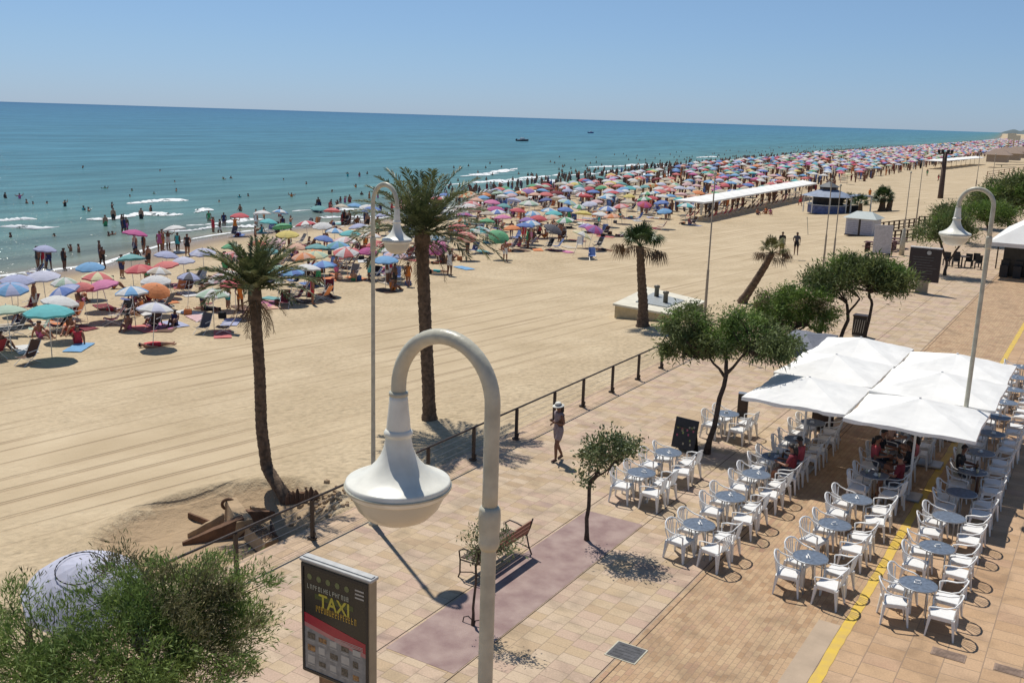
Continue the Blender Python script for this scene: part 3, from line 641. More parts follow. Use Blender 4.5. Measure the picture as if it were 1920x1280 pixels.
# feathery tamarisk in the foreground
b10 = np.array([3.9, -8.6, 0.]); k10 = lambda x, y, z: G(x, y, z)
BUSHG = mat('feathery tamarisk foliage', (0.25, 0.33, 0.085), 0.7, 0.3, 1.6, rgb2=(0.13, 0.20, 0.05), trans=.3, isl=.4)
FL = [(k10(110, 1200, 3.1), (.75, .8, .38), 40), (k10(30, 1250, 3.0), (.8, .8, .45), 44), (k10(262, 1135, 3.4), (.62, .7, .45), 42), (k10(340, 1110, 3.4), (.7, .7, .42), 46), (k10(408, 1108, 3.3), (.58, .65, .4), 38),
      (k10(250, 1230, 3.1), (.8, .8, .40), 40), (k10(380, 1200, 3.0), (.75, .75, .4), 42), (k10(140, 1290, 2.9), (.9, .9, .4), 44), (k10(330, 1300, 2.7), (.7, .8, .35), 26), (k10(435, 1175, 3.0), (.38, .45, .35), 18), (k10(228, 1062, 3.5), (.25, .35, .3), 12), (k10(28, 1130, 3.3), (.25, .35, .25), 9)]
tree('tamarisk_tree', 'feathery tamarisk filling the lower left corner, in front of the lavender parasol', 'tree', b10,
     [([b10, (3.8, -8.3, 1.4), k10(270, 1250, 2.3)], .13, .07), ([k10(270, 1250, 2.3), k10(310, 1165, 2.8)], .05, .03), ([(3.8, -8.3, 1.4), k10(120, 1280, 2.2)], .07, .04)],
     FL, BUSHG, .085, 130, .0145, 10, TG, up=.6, clump=.095, every=1, limb=.010, hang=.05, m2=TAMB)

# ------------------------------------------------------------------ palms
def date_trunk(path, r0, r1, n=18, step=.05):
    path = [np.array(p, float) for p in path]
    # resample
    seg = [np.linalg.norm(path[i+1]-path[i]) for i in range(len(path)-1)]; tot = sum(seg); k = int(tot/step); pts = []
    cum = np.concatenate([[0], np.cumsum(seg)])
    for i in range(k+1):
        s = tot*i/k; pts.append([np.interp(s, cum, [p[j] for p in path]) for j in range(3)])
    pts = np.array(pts)
    for _ in range(9): pts[1:-1] = .5*pts[1:-1]+.25*(pts[:-2]+pts[2:])
    V = []; F = []
    for i, p in enumerate(pts):
        d = pts[min(i+1, k)]-pts[max(i-1, 0)]; d /= np.linalg.norm(d); e = np.cross(d, (0, 1, 0)); e /= np.linalg.norm(e); q = np.cross(d, e)
        s = i/k; r = r0+(r1-r0)*s + .16*r0*math.exp(-i*step/.25)*2.2
        for a in range(n):
            ang = 2*math.pi*a/n
            saw = ((i*step*4.2 + (a % 2)*.5) % 1.0)
            rr = r*(.90+.2*saw+random.uniform(-.03, .03)); V.append(p+rr*(math.cos(ang)*e+math.sin(ang)*q))
    for i in range(k):
        for a in range(n): F.append((i*n+a, i*n+(a+1) % n, (i+1)*n+(a+1) % n, (i+1)*n+a))
    return V, F, pts[-1]
def frond(L_, el, az, curl, nl, ll, r_, lw=.03):
    "date palm frond: rachis + V-set leaflets. returns V(quads)"
    pts = []; p = np.zeros(3); e = el
    for i in range(15):
        pts.append(p.copy()); p = p + np.array([math.cos(e)*math.cos(az), math.cos(e)*math.sin(az), math.sin(e)])*L_/14; e -= curl/14*(.4+1.4*i/14)
    pts = np.array(pts); mb = MB(); mb.tube(list(pts), list(np.linspace(.022, .005, 15)), 4, False); V = [np.array(v) for v in mb.v]; F = list(mb.f)
    side = np.array([-math.sin(az), math.cos(az), 0])
    for j in range(nl):
        s = .12+.87*j/nl; x = s*14; i = min(13, int(x)); base = pts[i]*(1-(x-i))+pts[i+1]*(x-i); t_ = pts[i+1]-pts[i]; t_ /= np.linalg.norm(t_); up = np.cross(t_, side); up *= (1 if up[2] > 0 else -1)
        l_ = ll*(math.sin(math.pi*(.12+.80*s))**.6)*r_.uniform(.8, 1.15)
        for sg in (-1, 1):
            d = t_*r_.uniform(.7, 1.0)+side*sg*r_.uniform(.6, .9)+up*r_.uniform(-.05, .45); d /= np.linalg.norm(d); tip = base+d*l_ - np.array([0, 0, .14*l_]); mid = base+d*l_*.45
            wv = t_*lw*.5; n0 = len(V); V += [base, mid-wv, tip, mid+wv]; F.append((n0, n0+1, n0+2, n0+3))
    return V, F
def date_palm(label, base, path, r0, r1, nf, L_, seed, elr=(.25, 1.35), azr=(0, 2*math.pi), dead=6, ll=.42, elfun=None, nl=46):
    t_ = thing('date_palm', label, 'palm tree', base, 0, 'palm trees on the sand'); b = np.array(base)
    V, F, top = date_trunk([np.array(p)-b for p in path], r0, r1)
    ob('trunk', npmesh('trunk', V, F, BARKP), t_)
    r_ = np.random.default_rng(seed)
    bs = MB(); bs.lathe([(r1*1.0, -.25), (r1*1.35, 0), (r1*1.2, .25), (r1*.5, .5), (0, .55)], (0, 0), 12)
    o = bs.build('crown_base', BARKP, t_, True); o.location = top
    for i in range(nf):
        s = i/nf; az = i*2.39996+r_.uniform(-.2, .2); el = elr[1]-(elr[1]-elr[0])*s**.75+r_.uniform(-.08, .08)
        V, F = frond(L_*r_.uniform(.85, 1.1)*(.88 if s < .2 else 1), el, az, .55+.6*s, nl, ll, r_, .058)
        me = bpy.data.meshes.new('frond'); me.from_pydata([tuple(v) for v in V], [], F); me.materials.append(PALMG); me.update()
        ob('frond', me, t_, top+np.array([0, 0, .2]))
    for i in range(dead):
        az = r_.uniform(0, 6.3); V, F = frond(L_*.6, r_.uniform(-.9, .0), az, .9, 24, ll*.7, r_, .022)
        me = bpy.data.meshes.new('dry_frond'); me.from_pydata([tuple(v) for v in V], [], F); me.materials.append(PALMB); me.update()
        ob('dry_frond', me, t_, top+np.array([0, 0, .0]))
    return t_
YA = 4.25; zA = -.35
f0 = GS(538, 937); pA = [(f0[0], f0[1], f0[2]-.2), tuple(f0+[0, 0, .05]), tuple(atY(516, 903, YA-.12)), tuple(atY(500, 876, YA)), tuple(atY(490, 800, YA)), tuple(atY(487, 700, YA)), tuple(atY(480, 600, YA)), tuple(atY(478, 560, YA))]
date_palm('shorter date palm, bent at its foot, by the sand sculpture', tuple(f0), pA, .155, .135, 38, 1.78, 11, (.30, 1.42), dead=12, ll=.31, nl=38)
YB = 11.18
pB = [(-3.85, YB, -.2), tuple(atY(803, 720, YB)), tuple(atY(797, 600, YB)), tuple(atY(793, 500, YB)), tuple(atY(792, 452, YB))]
date_palm('tallest date palm, standing behind the foreground lamp arch', pB[0], pB, .20, .19, 50, 2.6, 12, (.02, 1.45), dead=10, ll=.43, nl=46)

def fan_frond(L_, el, az, rad, r_, droop=.3, nseg=26):
    d = np.array([math.cos(el)*math.cos(az), math.cos(el)*math.sin(az), math.sin(el)]); hub = d*L_; mb = MB(); mb.tube([np.zeros(3), hub*.5+(0, 0, .03), hub], [.018, .014, .012], 4, False)
    V = [np.array(v) for v in mb.v]; F = list(mb.f); side = np.cross(d, (0, 0, 1)); side /= (np.linalg.norm(side)+1e-6); up = np.cross(side, d)
    for k in range(nseg):
        a = -2.0+4.0*k/(nseg-1); q = math.cos(a)*d+math.sin(a)*side; l_ = rad*(1-.25*abs(a)/2)*r_.uniform(.9, 1.08)
        m_ = hub+q*l_*.6+up*.03*(-1)**k; tip = hub+q*l_-np.array([0, 0, droop*l_*(.6+.4*abs(a))])+up*.02; w_ = np.cross(q, up)*rad*.055; n0 = len(V)
        V += [hub, m_-w_, tip, m_+w_]; F.append((n0, n0+1, n0+2, n0+3))
    return V, F
def fan_palm(label, base, path, r0, r1, nf, L_, rad, seed, dead=6, elmin=-.1, green=FANG, name='fan_palm', group='palm trees on the sand'):
    t_ = thing(name, label, 'palm tree', base, 0, group); b = np.array(base)
    V, F, top = date_trunk([np.array(p)-b for p in path], r0, r1, 12, .07); ob('trunk', npmesh('trunk', V, F, BARKP), t_); r_ = np.random.default_rng(seed)
    for i in range(nf):
        s = i/nf; V, F = fan_frond(L_*r_.uniform(.8, 1.1), 1.45-(1.45-elmin)*s**.8, i*2.4+r_.uniform(-.2, .2), rad*r_.uniform(.85, 1.1), r_, .25+.25*s)
        me = bpy.data.meshes.new('frond'); me.from_pydata([tuple(v) for v in V], [], F); me.materials.append(green); me.update(); ob('frond', me, t_, top)
    for i in range(dead):
        az = i*6.28/max(1, dead)+r_.uniform(-.4, .4); V, F = fan_frond(L_*1.25, r_.uniform(-.35, .05), az, rad*.95, r_, .95, 18)
        me = bpy.data.meshes.new('dry_frond'); me.from_pydata([tuple(v) for v in V], [], F); me.materials.append(PALMB); me.update(); ob('dry_frond', me, t_, top)
    return t_
cb = GS(1205, 612); Yc = cb[1]
fan_palm('sturdy fan palm with drooping dry fronds beside the low shower platform', tuple(cb), [tuple(cb), tuple(atY(1206, 570, Yc)), tuple(atY(1202, 510, Yc)), tuple(atY(1200, 462, Yc))], .26, .17, 17, .72, .70, 21, 8, .35)
db = GS(1390, 568); Yd = db[1]
fan_palm('leaning fan palm with small crown above the green tamarisk', tuple(db), [tuple(db), tuple(atY(1415, 530, Yd)), tuple(atY(1435, 498, Yd)), tuple(atY(1448, 474, Yd))], .23, .16, 9, .6, .55, 22, 8, .2, mat('yellow green palm leaf', (0.14, 0.14, 0.04), .6, .35, 1.5, trans=.15, isl=.3))
eb = GS(1653, 396); Ye = eb[1]
et = fan_palm('small bushy double trunk palm on the far sand between the kiosk and the timber rail', tuple(eb), [tuple(eb), tuple(atY(1656, 372, Ye))], .42, .3, 34, 1.0, .9, 23, 0, -.3)
V, F, top = date_trunk([(0.7, .4, 0), (.9, .4, 1.5)], .36, .3, 12, .1); ob('trunk', npmesh('trunk', V, F, BARKP), et)
for px, py in ((1590, 376), (1612, 379)):
    q = GS(px, py+22); fan_palm('low palm tuft behind the kiosk roof', tuple(q), [tuple(q), (q[0], q[1], q[2]+1.35)], .3, .2, 14, .7, .8, 24, 0, -.2)

# ------------------------------------------------------------------ bench
t_ = thing('park_bench', 'slatted wooden bench with curled iron arms on the purple bed', 'bench', (3.72, 3.27, 0))
for k in range(4):
    MB().box(-.30+k*.125, -.195+k*.125, -.88, .88, .425, .455, .006).build('seat_slat', WOODD, t_)
for k in range(3):
    MB().obox((.275+.022*k, 0, .54+.105*k), (.012, 0, .002), (0, .88, 0), (.008, 0, .042)).build('backrest_slat', WOODR, t_)
for s in (-1, 1):
    y = s*.90; m = MB()
    m.tube([(-.34, y, 0), (-.30, y, .10), (-.30, y, .40), (-.33, y, .58), (-.22, y, .66), (-.05, y, .64), (.10, y, .60), (.20, y, .52)], .017, 7)
    m.tube([(.36, y, 0), (.28, y, .18), (.22, y, .42), (.30, y, .62), (.36, y, .84)], .018, 7)
    m.tube([(-.31, y, .40), (0, y, .40), (.23, y, .42)], .016, 6); m.tube([(-.30, y, .12), (0, y, .20), (.28, y, .14)], .012, 6)
    m.build('iron_frame', DARKM, t_, True)

# ------------------------------------------------------------------ illuminated poster
t_ = thing('advertising_totem', 'free standing illuminated poster case with red and yellow taxi advert, lower left', 'advertising panel', (4.70, -2.78, 0), 0)
AL = mat('beige aluminium', (0.34, 0.28, 0.19), 0.4, .1, 4); 
MB().box(-.73, .73, -.09, .09, .70, 2.57, .012).build('case', AL, t_); t_.scale = (.93, 1, 1)
m = MB(); m.box(-.76, .76, -.10, .10, 2.57, 2.615, .01); m.box(-.73, .73, -.045, .045, 2.615, 2.635); m.build('top_cap', mat('dull aluminium', (.50, .50, .48), .45, .1), t_)
fr = MB()
for a in ((-.71, -.665, .73, 2.55), (.665, .71, .73, 2.55), (-.665, .665, .73, .775), (-.665, .665, 2.50, 2.55)): fr.box(a[0], a[1], -.108, -.088, a[2], a[3])
fr.build('frame', BLACKM, t_)
MB().box(-.38, .10, -.07, .07, 0, .70).build('foot', mat('terracotta foot', (.30, .17, .09), .7), t_)
PX0, PX1, PZ0, PZ1 = -.665, .665, .775, 2.50
def pm(n, c): return mat('print '+n, c, 0.25, 0.06, 9)
post = MB().box(PX0, PX1, -.094, -.09, PZ0, PZ1).build('poster', pm('black', (.018, .02, .018)), t_)
def pq(x0, x1, z0, z1, m, d=.096, n='printed_block', sk=0.0):
    x = lambda s: PX0+(PX1-PX0)*s; z = lambda s: PZ0+(PZ1-PZ0)*s
    o = MB().add([(x(x0), -d, z(z0)), (x(x1), -d, z(z0-sk)), (x(x1), -d, z(z1-sk)), (x(x0), -d, z(z1))], [(0, 1, 2, 3)]).build(n, m, t_); return o
pq(0, 1, 0, .44, mat('grey print', (.30, .31, .32), .3, .3, 12, rgb2=(.20, .21, .22)), n='price_area', sk=0)
pq(0, 1, .46, .555, pm('red', (.42, .025, .05)), .0975, 'red_band', .10)
pq(0, 1, .42, .46, pm('pink', (.52, .22, .22)), .0975, 'pink_band', .10)
pq(.18, .80, .72, .77, pm('dark green', (.06, .09, .02)), n='green_patch')
r_ = np.random.default_rng(4)
mb1, mb2, mb3, mb4 = MB(), MB(), MB(), MB()
def pr_(mb, x0, x1, z0, z1, d=.099):
    x = lambda s: PX0+(PX1-PX0)*s; z = lambda s: PZ0+(PZ1-PZ0)*s
    own = mb is mb3
    if own: mb = MB()
    mb.quad((x(x0), -d, z(z0)), (x(x1), -d, z(z0)), (x(x1), -d, z(z1)), (x(x0), -d, z(z1)))
    if own: mb.build('price_strip', pm('white', (.48, .48, .46)), t_)
for i in range(5):           # row of small round pictures along the top
    mb1 = MB()
    cx, cz = .10+i*.15, .915; x = PX0+(PX1-PX0)*cx; z = PZ0+(PZ1-PZ0)*cz
    mb1.add([(x+.05*math.cos(a), -.098, z+.05*math.sin(a)) for a in np.linspace(0, 2*math.pi, 13)[:-1]], [tuple(range(12))]); mb1.build('round_picture', pm('olive', (.16, .20, .08)), t_)
for i in range(3): pr_(mb3, .83, .97, .93-.035*i, .945-.035*i)
for row, zz in enumerate((.31, .19, .07)):
    for i in range(5):
        x0 = .05+i*.185; pr_([mb2, mb4, mb3, mb2, mb3][(i+row) % 5], x0, x0+.11*r_.uniform(.7, 1.2), zz, zz+.06*r_.uniform(.7, 1.3))
        pr_(mb3, x0, x0+.12, zz-.022, zz-.014)
for i in range(4): pr_(mb3, .5, .95, .405-.013*i, .410-.013*i)
mb2.build('small_pictures', mat('dark picture print', (.16, .14, .12), .3, .3, 28, rgb2=(.03, .035, .03)), t_); mb4.build('orange_pictures', mat('orange picture print', (.45, .24, .08), .3, .3, 26, rgb2=(.12, .07, .04)), t_)
r_ = np.random.default_rng(14)
for row, (zz, x0, x1, hh, mm) in enumerate(((.80, .06, .72, .045, pm('pale', (.42, .45, .38))), (.60, .20, .84, .06, pm('gold', (.55, .36, .05))))):
    x = x0
    while x < x1:
        m = MB(); a = r_.uniform(.026, .036); pr_(m, x, x+.009, zz, zz+hh)
        for q_ in (0, .45, .82):
            if r_.random() < .62: pr_(m, x+.009, x+a-.009, zz+hh*q_, zz+hh*(q_+.18))
        if r_.random() < .6: pr_(m, x+a-.009, x+a, zz+(hh*.45 if r_.random() < .4 else 0), zz+hh)
        m.build('worn_letter', mm, t_); x += a+.014
for body, sz_, zz, c_, bold in (('TAXI', .30, .66, pm('yellow', (.55, .50, .06)), True),):
    me = text_mesh(body, sz_, c_, .001, bold); o = ob('lettering', me, t_, (0 if body != 'RESERVAS' else -.08, -.0985, PZ0+(PZ1-PZ0)*zz)); o.rotation_euler = (R(90), 0, 0)

# big dark poster board in the middle distance
q = G(1727, 549); t_ = thing('poster_board', 'big black poster board on stone coloured foot, middle distance between the trees', 'advertising panel', (q[0], q[1], 0), 0)
MB().box(-.33, .33, -.16, .16, 0, .75).build('foot', AL, t_)
MB().box(-.86, .86, -.12, .12, .68, 2.62, .02).build('case', mat('dark board', (.03, .022, .025), .4), t_)
MB().box(-.86, .86, -.12, .12, 2.62, 2.68).build('top_cap', WHITEP, t_)
m = MB(); r_ = np.random.default_rng(1)
for i in range(9): MB().box(-.7+r_.uniform(0, .2), .7-r_.uniform(0, .5), -.128, -.12, .85+i*.155, .875+i*.155).build('print_line', mat('dim print', (.11, .12, .12), .5), t_)
m = MB(); m.add([(.2+.13*math.cos(a), -.13, 2.38+.12*math.sin(a)) for a in np.linspace(0, 2*math.pi, 11)[:-1]], [tuple(range(10))]); m.build('round_emblem', mat('pale print', (.45, .47, .45), .5), t_)

# litter bin, menu board and small black cabinets
q = G(1611, 630); t_ = thing('litter_bin', 'tall black slotted litter bin between the two tamarisks behind the canopies', 'litter bin', (q[0], q[1], 0))
m = MB(); m.box(-.3, .3, -.22, .22, .06, .92, .02); m.build('body', BLACKM, t_)
m = MB(); m.box(-.33, .33, -.25, .25, .92, 1.0, .02); m.build('lid', DARKM, t_)
m = MB()
for i in range(5): m.obox((-.2+.1*i, -.225, .5), (.012, 0, 0), (0, .006, 0), (.03, 0, .3))
m.build('slot', GREYM, t_); MB().box(-.28, .28, -.2, .2, 0, .06).build('foot', GREYM, t_)
t_ = thing('menu_board', 'black tilted menu board with food pictures beside the leaning tamarisk', 'menu board', (4.15, 12.75, 0), R(-8))
MB().obox((0, 0, .52), (.37, 0, 0), (0, .018, 0), (0, .10, .43)).build('board', BLACKM, t_)
fr = [mb1, mb2, mb3] = [MB(), MB(), MB()]; r_ = np.random.default_rng(9)
def onb(x, s): return np.array([x, -.022 - 0.0 + .10*s, .52+.43*s])
for k in range(16):
    x = r_.uniform(-.28, .24); s = r_.uniform(-.8, .5); mbk = fr[k % 3]; a, b_ = .05, .09
    mbk.quad(onb(x, s), onb(x+a, s), onb(x+a, s+b_*1.6), onb(x, s+b_*1.6))
for mbk, c_, n_ in zip(fr, ((.30, .33, .10), (.42, .09, .14), (.42, .36, .25)), ('green_picture', 'red_picture', 'pale_picture')): mbk.build(n_, pm(n_, c_), t_)
MB().obox((0, .12, .34), (.35, 0, 0), (0, .015, 0), (0, -.10, .36)).build('rear_leg', BLACKM, t_)
def cabinet(px, py, w_, h_, label):
    q = G(px, py); t_ = thing('service_cabinet', label, 'cabinet', (q[0], q[1], 0), R(12), 'black waiters cabinets')
    MB().box(-w_, w_, -w_*.7, w_*.7, .03, h_, .015).build('body', BLACKM, t_); MB().box(-w_*1.05, w_*1.05, -w_*.75, w_*.75, h_, h_+.025, .006).build('top', GREYM, t_); MB().box(-w_*.9, w_*.9, -w_*.73, -w_*.7, h_*.3, h_*.85).build('door', DARKM, t_)
cabinet(1391, 782, .16, .8, 'slim black cabinet beside the leftmost corner of the white canopies')
cabinet(1541, 803, .33, .75, 'wide black cabinet in the shade under the left white canopy')

# ------------------------------------------------------------------ low shower platform
q = np.array([G(x, y, -.4)[:2] for x, y in ((1152, 593), (1262, 614), (1318, 588), (1214, 561))]); qc = q.mean(0)
t_ = thing('shower_platform', 'low cream walled shower platform with short posts behind the fan palm', 'shower platform', (qc[0], qc[1], -.35))
Q = q-qc; CRW = mat('cream wall', (.52, .42, .25), .85, .15, 3, .3); CRT = mat('cream top', (.66, .62, .50), .8, .1, 2)
def prism(poly, z0, z1): n = len(poly); return MB().add([(x, y, z0) for x, y in poly]+[(x, y, z1) for x, y in poly], [tuple(range(n-1, -1, -1)), tuple(range(n, 2*n))]+[(i, (i+1) % n, n+(i+1) % n, n+i) for i in range(n)])
prism(Q, -.2, .52).build('wall', CRW, t_); prism(Q*1.05, .52, .62).build('coping', CRT, t_); prism(Q*.55, .62, .67).build('tray', mat('grey tray', (.33, .35, .34), .5), t_)
for x, y in ((.5, -.5), (-.6, .9)):
    m = MB(); m.lathe([(0, 0), (.13, 0), (.12, .5), (.16, .52), (.16, .62), (0, .66)], (x, y), 10, .62); m.build('shower_post', mat('weathered bronze', (.14, .13, .10), .5), t_, True)

# ------------------------------------------------------------------ sand sculpture
t_ = thing('sand_sculpture', 'brown sand sculpture of a figure with outstretched arms in the dug hollow', 'sand sculpture', (0, 0, 0))
def blob(name, pts, rads, m, flat=.6, n=10):
    mb = MB(); mb.tube(pts, rads, n); v = np.array(mb.v); z0 = min(p[2] for p in pts)
    v[:, 2] = z0-.25 + (v[:, 2]-z0+.25)*1.0; mb.v = [tuple(a+np.random.default_rng(int(abs(a[0]*1e4)) % 997).normal(size=3)*.008) for a in v]
    return mb.build(name, m, t_, True)
def wedge(name, a, b_, w0, w1, h0, h1, m, zb=-.62):
    a, b_ = np.array(a, float), np.array(b_, float); d = (b_-a)/np.linalg.norm(b_-a); s = np.array([-d[1], d[0]]); mb = MB(); V = []; n = 8
    for i in range(n+1):
        q = a+(b_-a)*i/n; w_ = w0+(w1-w0)*i/n; h = (h0+(h1-h0)*i/n)*(1+.025*math.sin(i*2.1))
        for k, (o, z) in enumerate(((-1, zb), (-.72, zb+h), (.5, zb+h*1.03), (1, zb))):
            p = q+s*w_*o; V.append((p[0], p[1], z))
    F = [(i*4+k, (i+1)*4+k, (i+1)*4+k+1, i*4+k+1) for i in range(n) for k in range(3)]+[(0, 1, 2, 3), (n*4+3, n*4+2, n*4+1, n*4)]
    mb.add(V, F); return mb.build(name, m, t_)
gz = lambda x, y: tuple(G(x, y, -.52)[:2])
wedge('arm', gz(342, 1016), gz(456, 996), .05, .17, .10, .50, WETSHADE); wedge('sleeve', gz(352, 1001), gz(420, 985), .03, .05, .12, .42, DRYS)
wedge('arm', gz(462, 978), gz(514, 962), .15, .05, .40, .16, WETSHADE); wedge('sleeve', gz(470, 965), gz(498, 957), .06, .03, .32, .18, DRYS)
wedge('plank', gz(354, 962), gz(398, 979), .04, .04, .12, .12, WETSHADE)
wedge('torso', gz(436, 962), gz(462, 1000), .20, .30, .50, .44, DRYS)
rc = np.array([*gz(429, 966), -.22]); fx = np.array([.75, .66, 0]); mb = MB(); mb.tube([rc+.15*math.cos(a)*fx+np.array([0, 0, .13*math.sin(a)]) for a in np.linspace(0, 2*math.pi, 17)], .04, 8, False); mb.build('wreath', WETSHADE, t_, True)
mb = MB(); mb.lathe([(0, .10), (.06, .08), (.09, 0), (.08, -.08), (.12, -.35)], (rc[0], rc[1]), 12, -.22); mb.build('head', DRYS, t_, True)
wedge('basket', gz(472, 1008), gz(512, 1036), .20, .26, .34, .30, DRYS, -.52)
nm = MB(); b0 = np.array(gz(472, 1008)); b1 = np.array(gz(512, 1036)); dd_ = (b1-b0); ss_ = np.array([-dd_[1], dd_[0]])/np.linalg.norm(dd_)
for k in range(7):
    for sgn in (-1, 1):
        p0 = b0+dd_*(k/7); p1 = b0+dd_*min(1, (k+1.6)/7)
        nm.tube([(*(p0-ss_*.17*sgn), -.165+.0), (*((p0+p1)/2), -.16), (*(p1+ss_*.17*sgn), -.175)], .012, 4)
nm.build('net', WETSHADE, t_)
wedge('panel', gz(508, 1002), gz(520, 1030), .03, .03, .36, .30, WETSHADE, -.52)
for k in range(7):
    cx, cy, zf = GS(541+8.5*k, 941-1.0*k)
    m = MB(); m.lathe([(.14, -.15), (.11, .06), (.07, .17+.05*(k % 2)), (.02, .24+.05*(k % 3)), (0, .25+.05*(k % 3))], (cx, cy), 9, zf); m.build('tower', WETSHADE, t_)  # dark cones added where the palm's toothed shadow falls
# raw heap of dug sand near the palm foot
V = []; F = []; n = 26; mz = -.2
rr_ = np.random.default_rng(3)
cl = MB()
for k in range(70):
    x, y = -1.75+rr_.normal()*.42, 4.15+rr_.normal()*.42
    r0 = rr_.uniform(.03, .09); 
    if x > -1.02: continue
    z0 = sz((x, y)); cl.lathe([(0, -.02), (r0, 0), (r0*.8, r0*.8), (0, r0*1.2)], (x, y), 6, z0)
o = cl.build('sand_clods', DRYS); o['kind'] = 'stuff'

# ------------------------------------------------------------------ terrace furniture
def make_chair():
    r = thing('terrace_chair', 'x', 'chair', (0, 0, 0), 0, 'white plastic terrace chairs')
    s = MB(); s.box(-.225, .225, -.21, .23, .405, .432, .012); s.box(-.20, .20, .205, .225, .35, .405); s.box(-.215, -.20, -.19, .205, .35, .405); s.box(.20, .215, -.19, .205, .35, .405); s.build('seat', WHITEP, r)
    for sx in (-1, 1):
        for sy in (-1, 1):
            l = MB(); a = np.array([sx*.205, sy*.20, .41]); b_ = np.array([sx*.25, sy*.25, 0.0])
            V = []
            for p, w_ in ((a, .058), (a*.5+b_*.5, .038), (b_, .024)):
                for ox, oy in ((-1, -1), (1, -1), (1, 1), (-1, 1)): V.append((p[0]+ox*w_-sx*w_*.4, p[1]+oy*w_*.55, p[2]))
            F = [(i*4+k, i*4+(k+1) % 4, i*4+4+(k+1) % 4, i*4+4+k) for i in range(2) for k in range(4)]+[(3, 2, 1, 0), (8, 9, 10, 11)]
            l.add(V, F); l.build('leg', WHITEP, r)
    f = MB(); P = [(-.265, .22, .60), (-.285, .10, .635), (-.285, -.08, .65), (-.265, -.21, .70), (-.20, -.275, .785), (-.09, -.305, .825), (0, -.31, .832)]
    P = P+[(-x, y, z) for x, y, z in P[-2::-1]]; f.tube(P, .021, 6, flat=.65)
    for sx in (-1, 1): f.tube([(sx*.215, .20, .41), (sx*.255, .215, .50), (sx*.265, .22, .60)], .018, 5)
    f.build('arm_frame', WHITEP, r, True)
    b = MB()
    for x, xt in ((-.08, -.13), (-.028, -.045), (.028, .045), (.08, .13)): b.tube([(x, -.205, .425), (x*1.1, -.245, .56), (xt, -.30, .80)], .014, 4, flat=.5)
    for sx in (-1, 1): b.tube([(sx*.15, -.205, .425), (sx*.20, -.235, .55), (sx*.235, -.25, .70)], .015, 5)
    b.build('backrest', WHITEP, r)
    return r
def make_table():
    r = thing('terrace_table', 'x', 'table', (0, 0, 0), 0, 'round terrace tables')
    MB().lathe([(0, .712), (.345, .712), (.345, .728), (0, .728)], n=28).build('tabletop', TABLEM, r)
    MB().lathe([(.345, .708), (.358, .708), (.358, .731), (.345, .731)], n=28).build('rim', GREYM, r, True)
    for k in range(4):
        a = math.pi/4+k*math.pi/2; MB().tube([(.27*math.cos(a), .27*math.sin(a), 0), (.25*math.cos(a), .25*math.sin(a), .71)], .013, 6).build('leg', GREYM, r)
    return r
def make_holder():
    r = thing('napkin_holder', 'x', 'napkin holder', (0, 0, 0), 0, 'white napkin holders')
    MB().box(-.065, .065, -.04, .04, 0, .012).build('base', WHITEP, r); MB().box(-.05, .05, -.012, .012, .012, .06).build('napkins', WHITEP, r); return r
CH, TB, NH = make_chair(), make_table(), make_holder(); used = {}
def inst(proto, loc, rz, label):
    o = proto if not used.get(proto.name) else copy_tree(proto)
    if o is proto: KIDS.setdefault(proto.name, list(proto.children)); used[proto.name] = 1
    o.location = loc; o.rotation_euler = (0, 0, rz); o['label'] = label; return o
colsT = [('in the row by the menu board', 4.65, [8.49, 10.41, 14.85]),
         ('in the second row from the beach', 7.10, [6.27, 8.3, 10.17, 11.8, 13.6, 15.5]),
         ('in the row left of the yellow line', 9.6, [6.01, 8.07, 9.95, 11.95, 13.95, 15.9, 17.9]),
         ('in the row right of the yellow line', 11.65, [6.08, 8.14, 10.03, 11.9, 13.8, 15.6, 17.7, 19.7, 21.7, 23.7, 25.7, 27.7])]
colsT.append(('in the outermost right row', 13.6, [17.9, 19.9, 21.9, 23.9, 25.9]))
ordn = ['front', 'second', 'third', 'fourth', 'fifth', 'sixth', 'seventh', 'eighth', 'ninth', 'tenth', 'eleventh', 'twelfth']
for desc, v, us in colsT:
    for i, u_ in enumerate(us):
        if PR((v-.6, u_, .5))[0] > 1935: continue
        jx, jy = random.uniform(-.04, .04), random.uniform(-.04, .04)
        if v == 9.6 and abs(u_-13.95) < .1: jx = -.1
        inst(TB, (v+jx, u_+jy, 0), random.uniform(0, 1), f'{ordn[i]} round table from the camera {desc}')
        if v == 7.1 and u_ > 14: pass
        if random.random() < .85: inst(NH, (v+jx+random.uniform(-.06, .06), u_+jy+random.uniform(-.06, .06), .731), random.uniform(0, 3), f'white napkin holder on the {ordn[i]} table {desc}')
        for sx in (-1, 1):
            for sy in (-1, 1):
                if PR((v+sx*.6, u_, .5))[0] > 1950: continue
                side = 'sea' if sx < 0 else 'inland'; nf = 'nearer' if sy < 0 else 'farther'
                inst(CH, (v+jx+(-random.uniform(.27, .36) if sx < 0 else random.uniform(.46, .54)), u_+jy+sy*random.uniform(.34, .39)+.03, 0), (-sx)*-R(90)+R(random.gauss(0, 8)), f'{nf} {side} side chair at {ordn[i]} table {desc}')

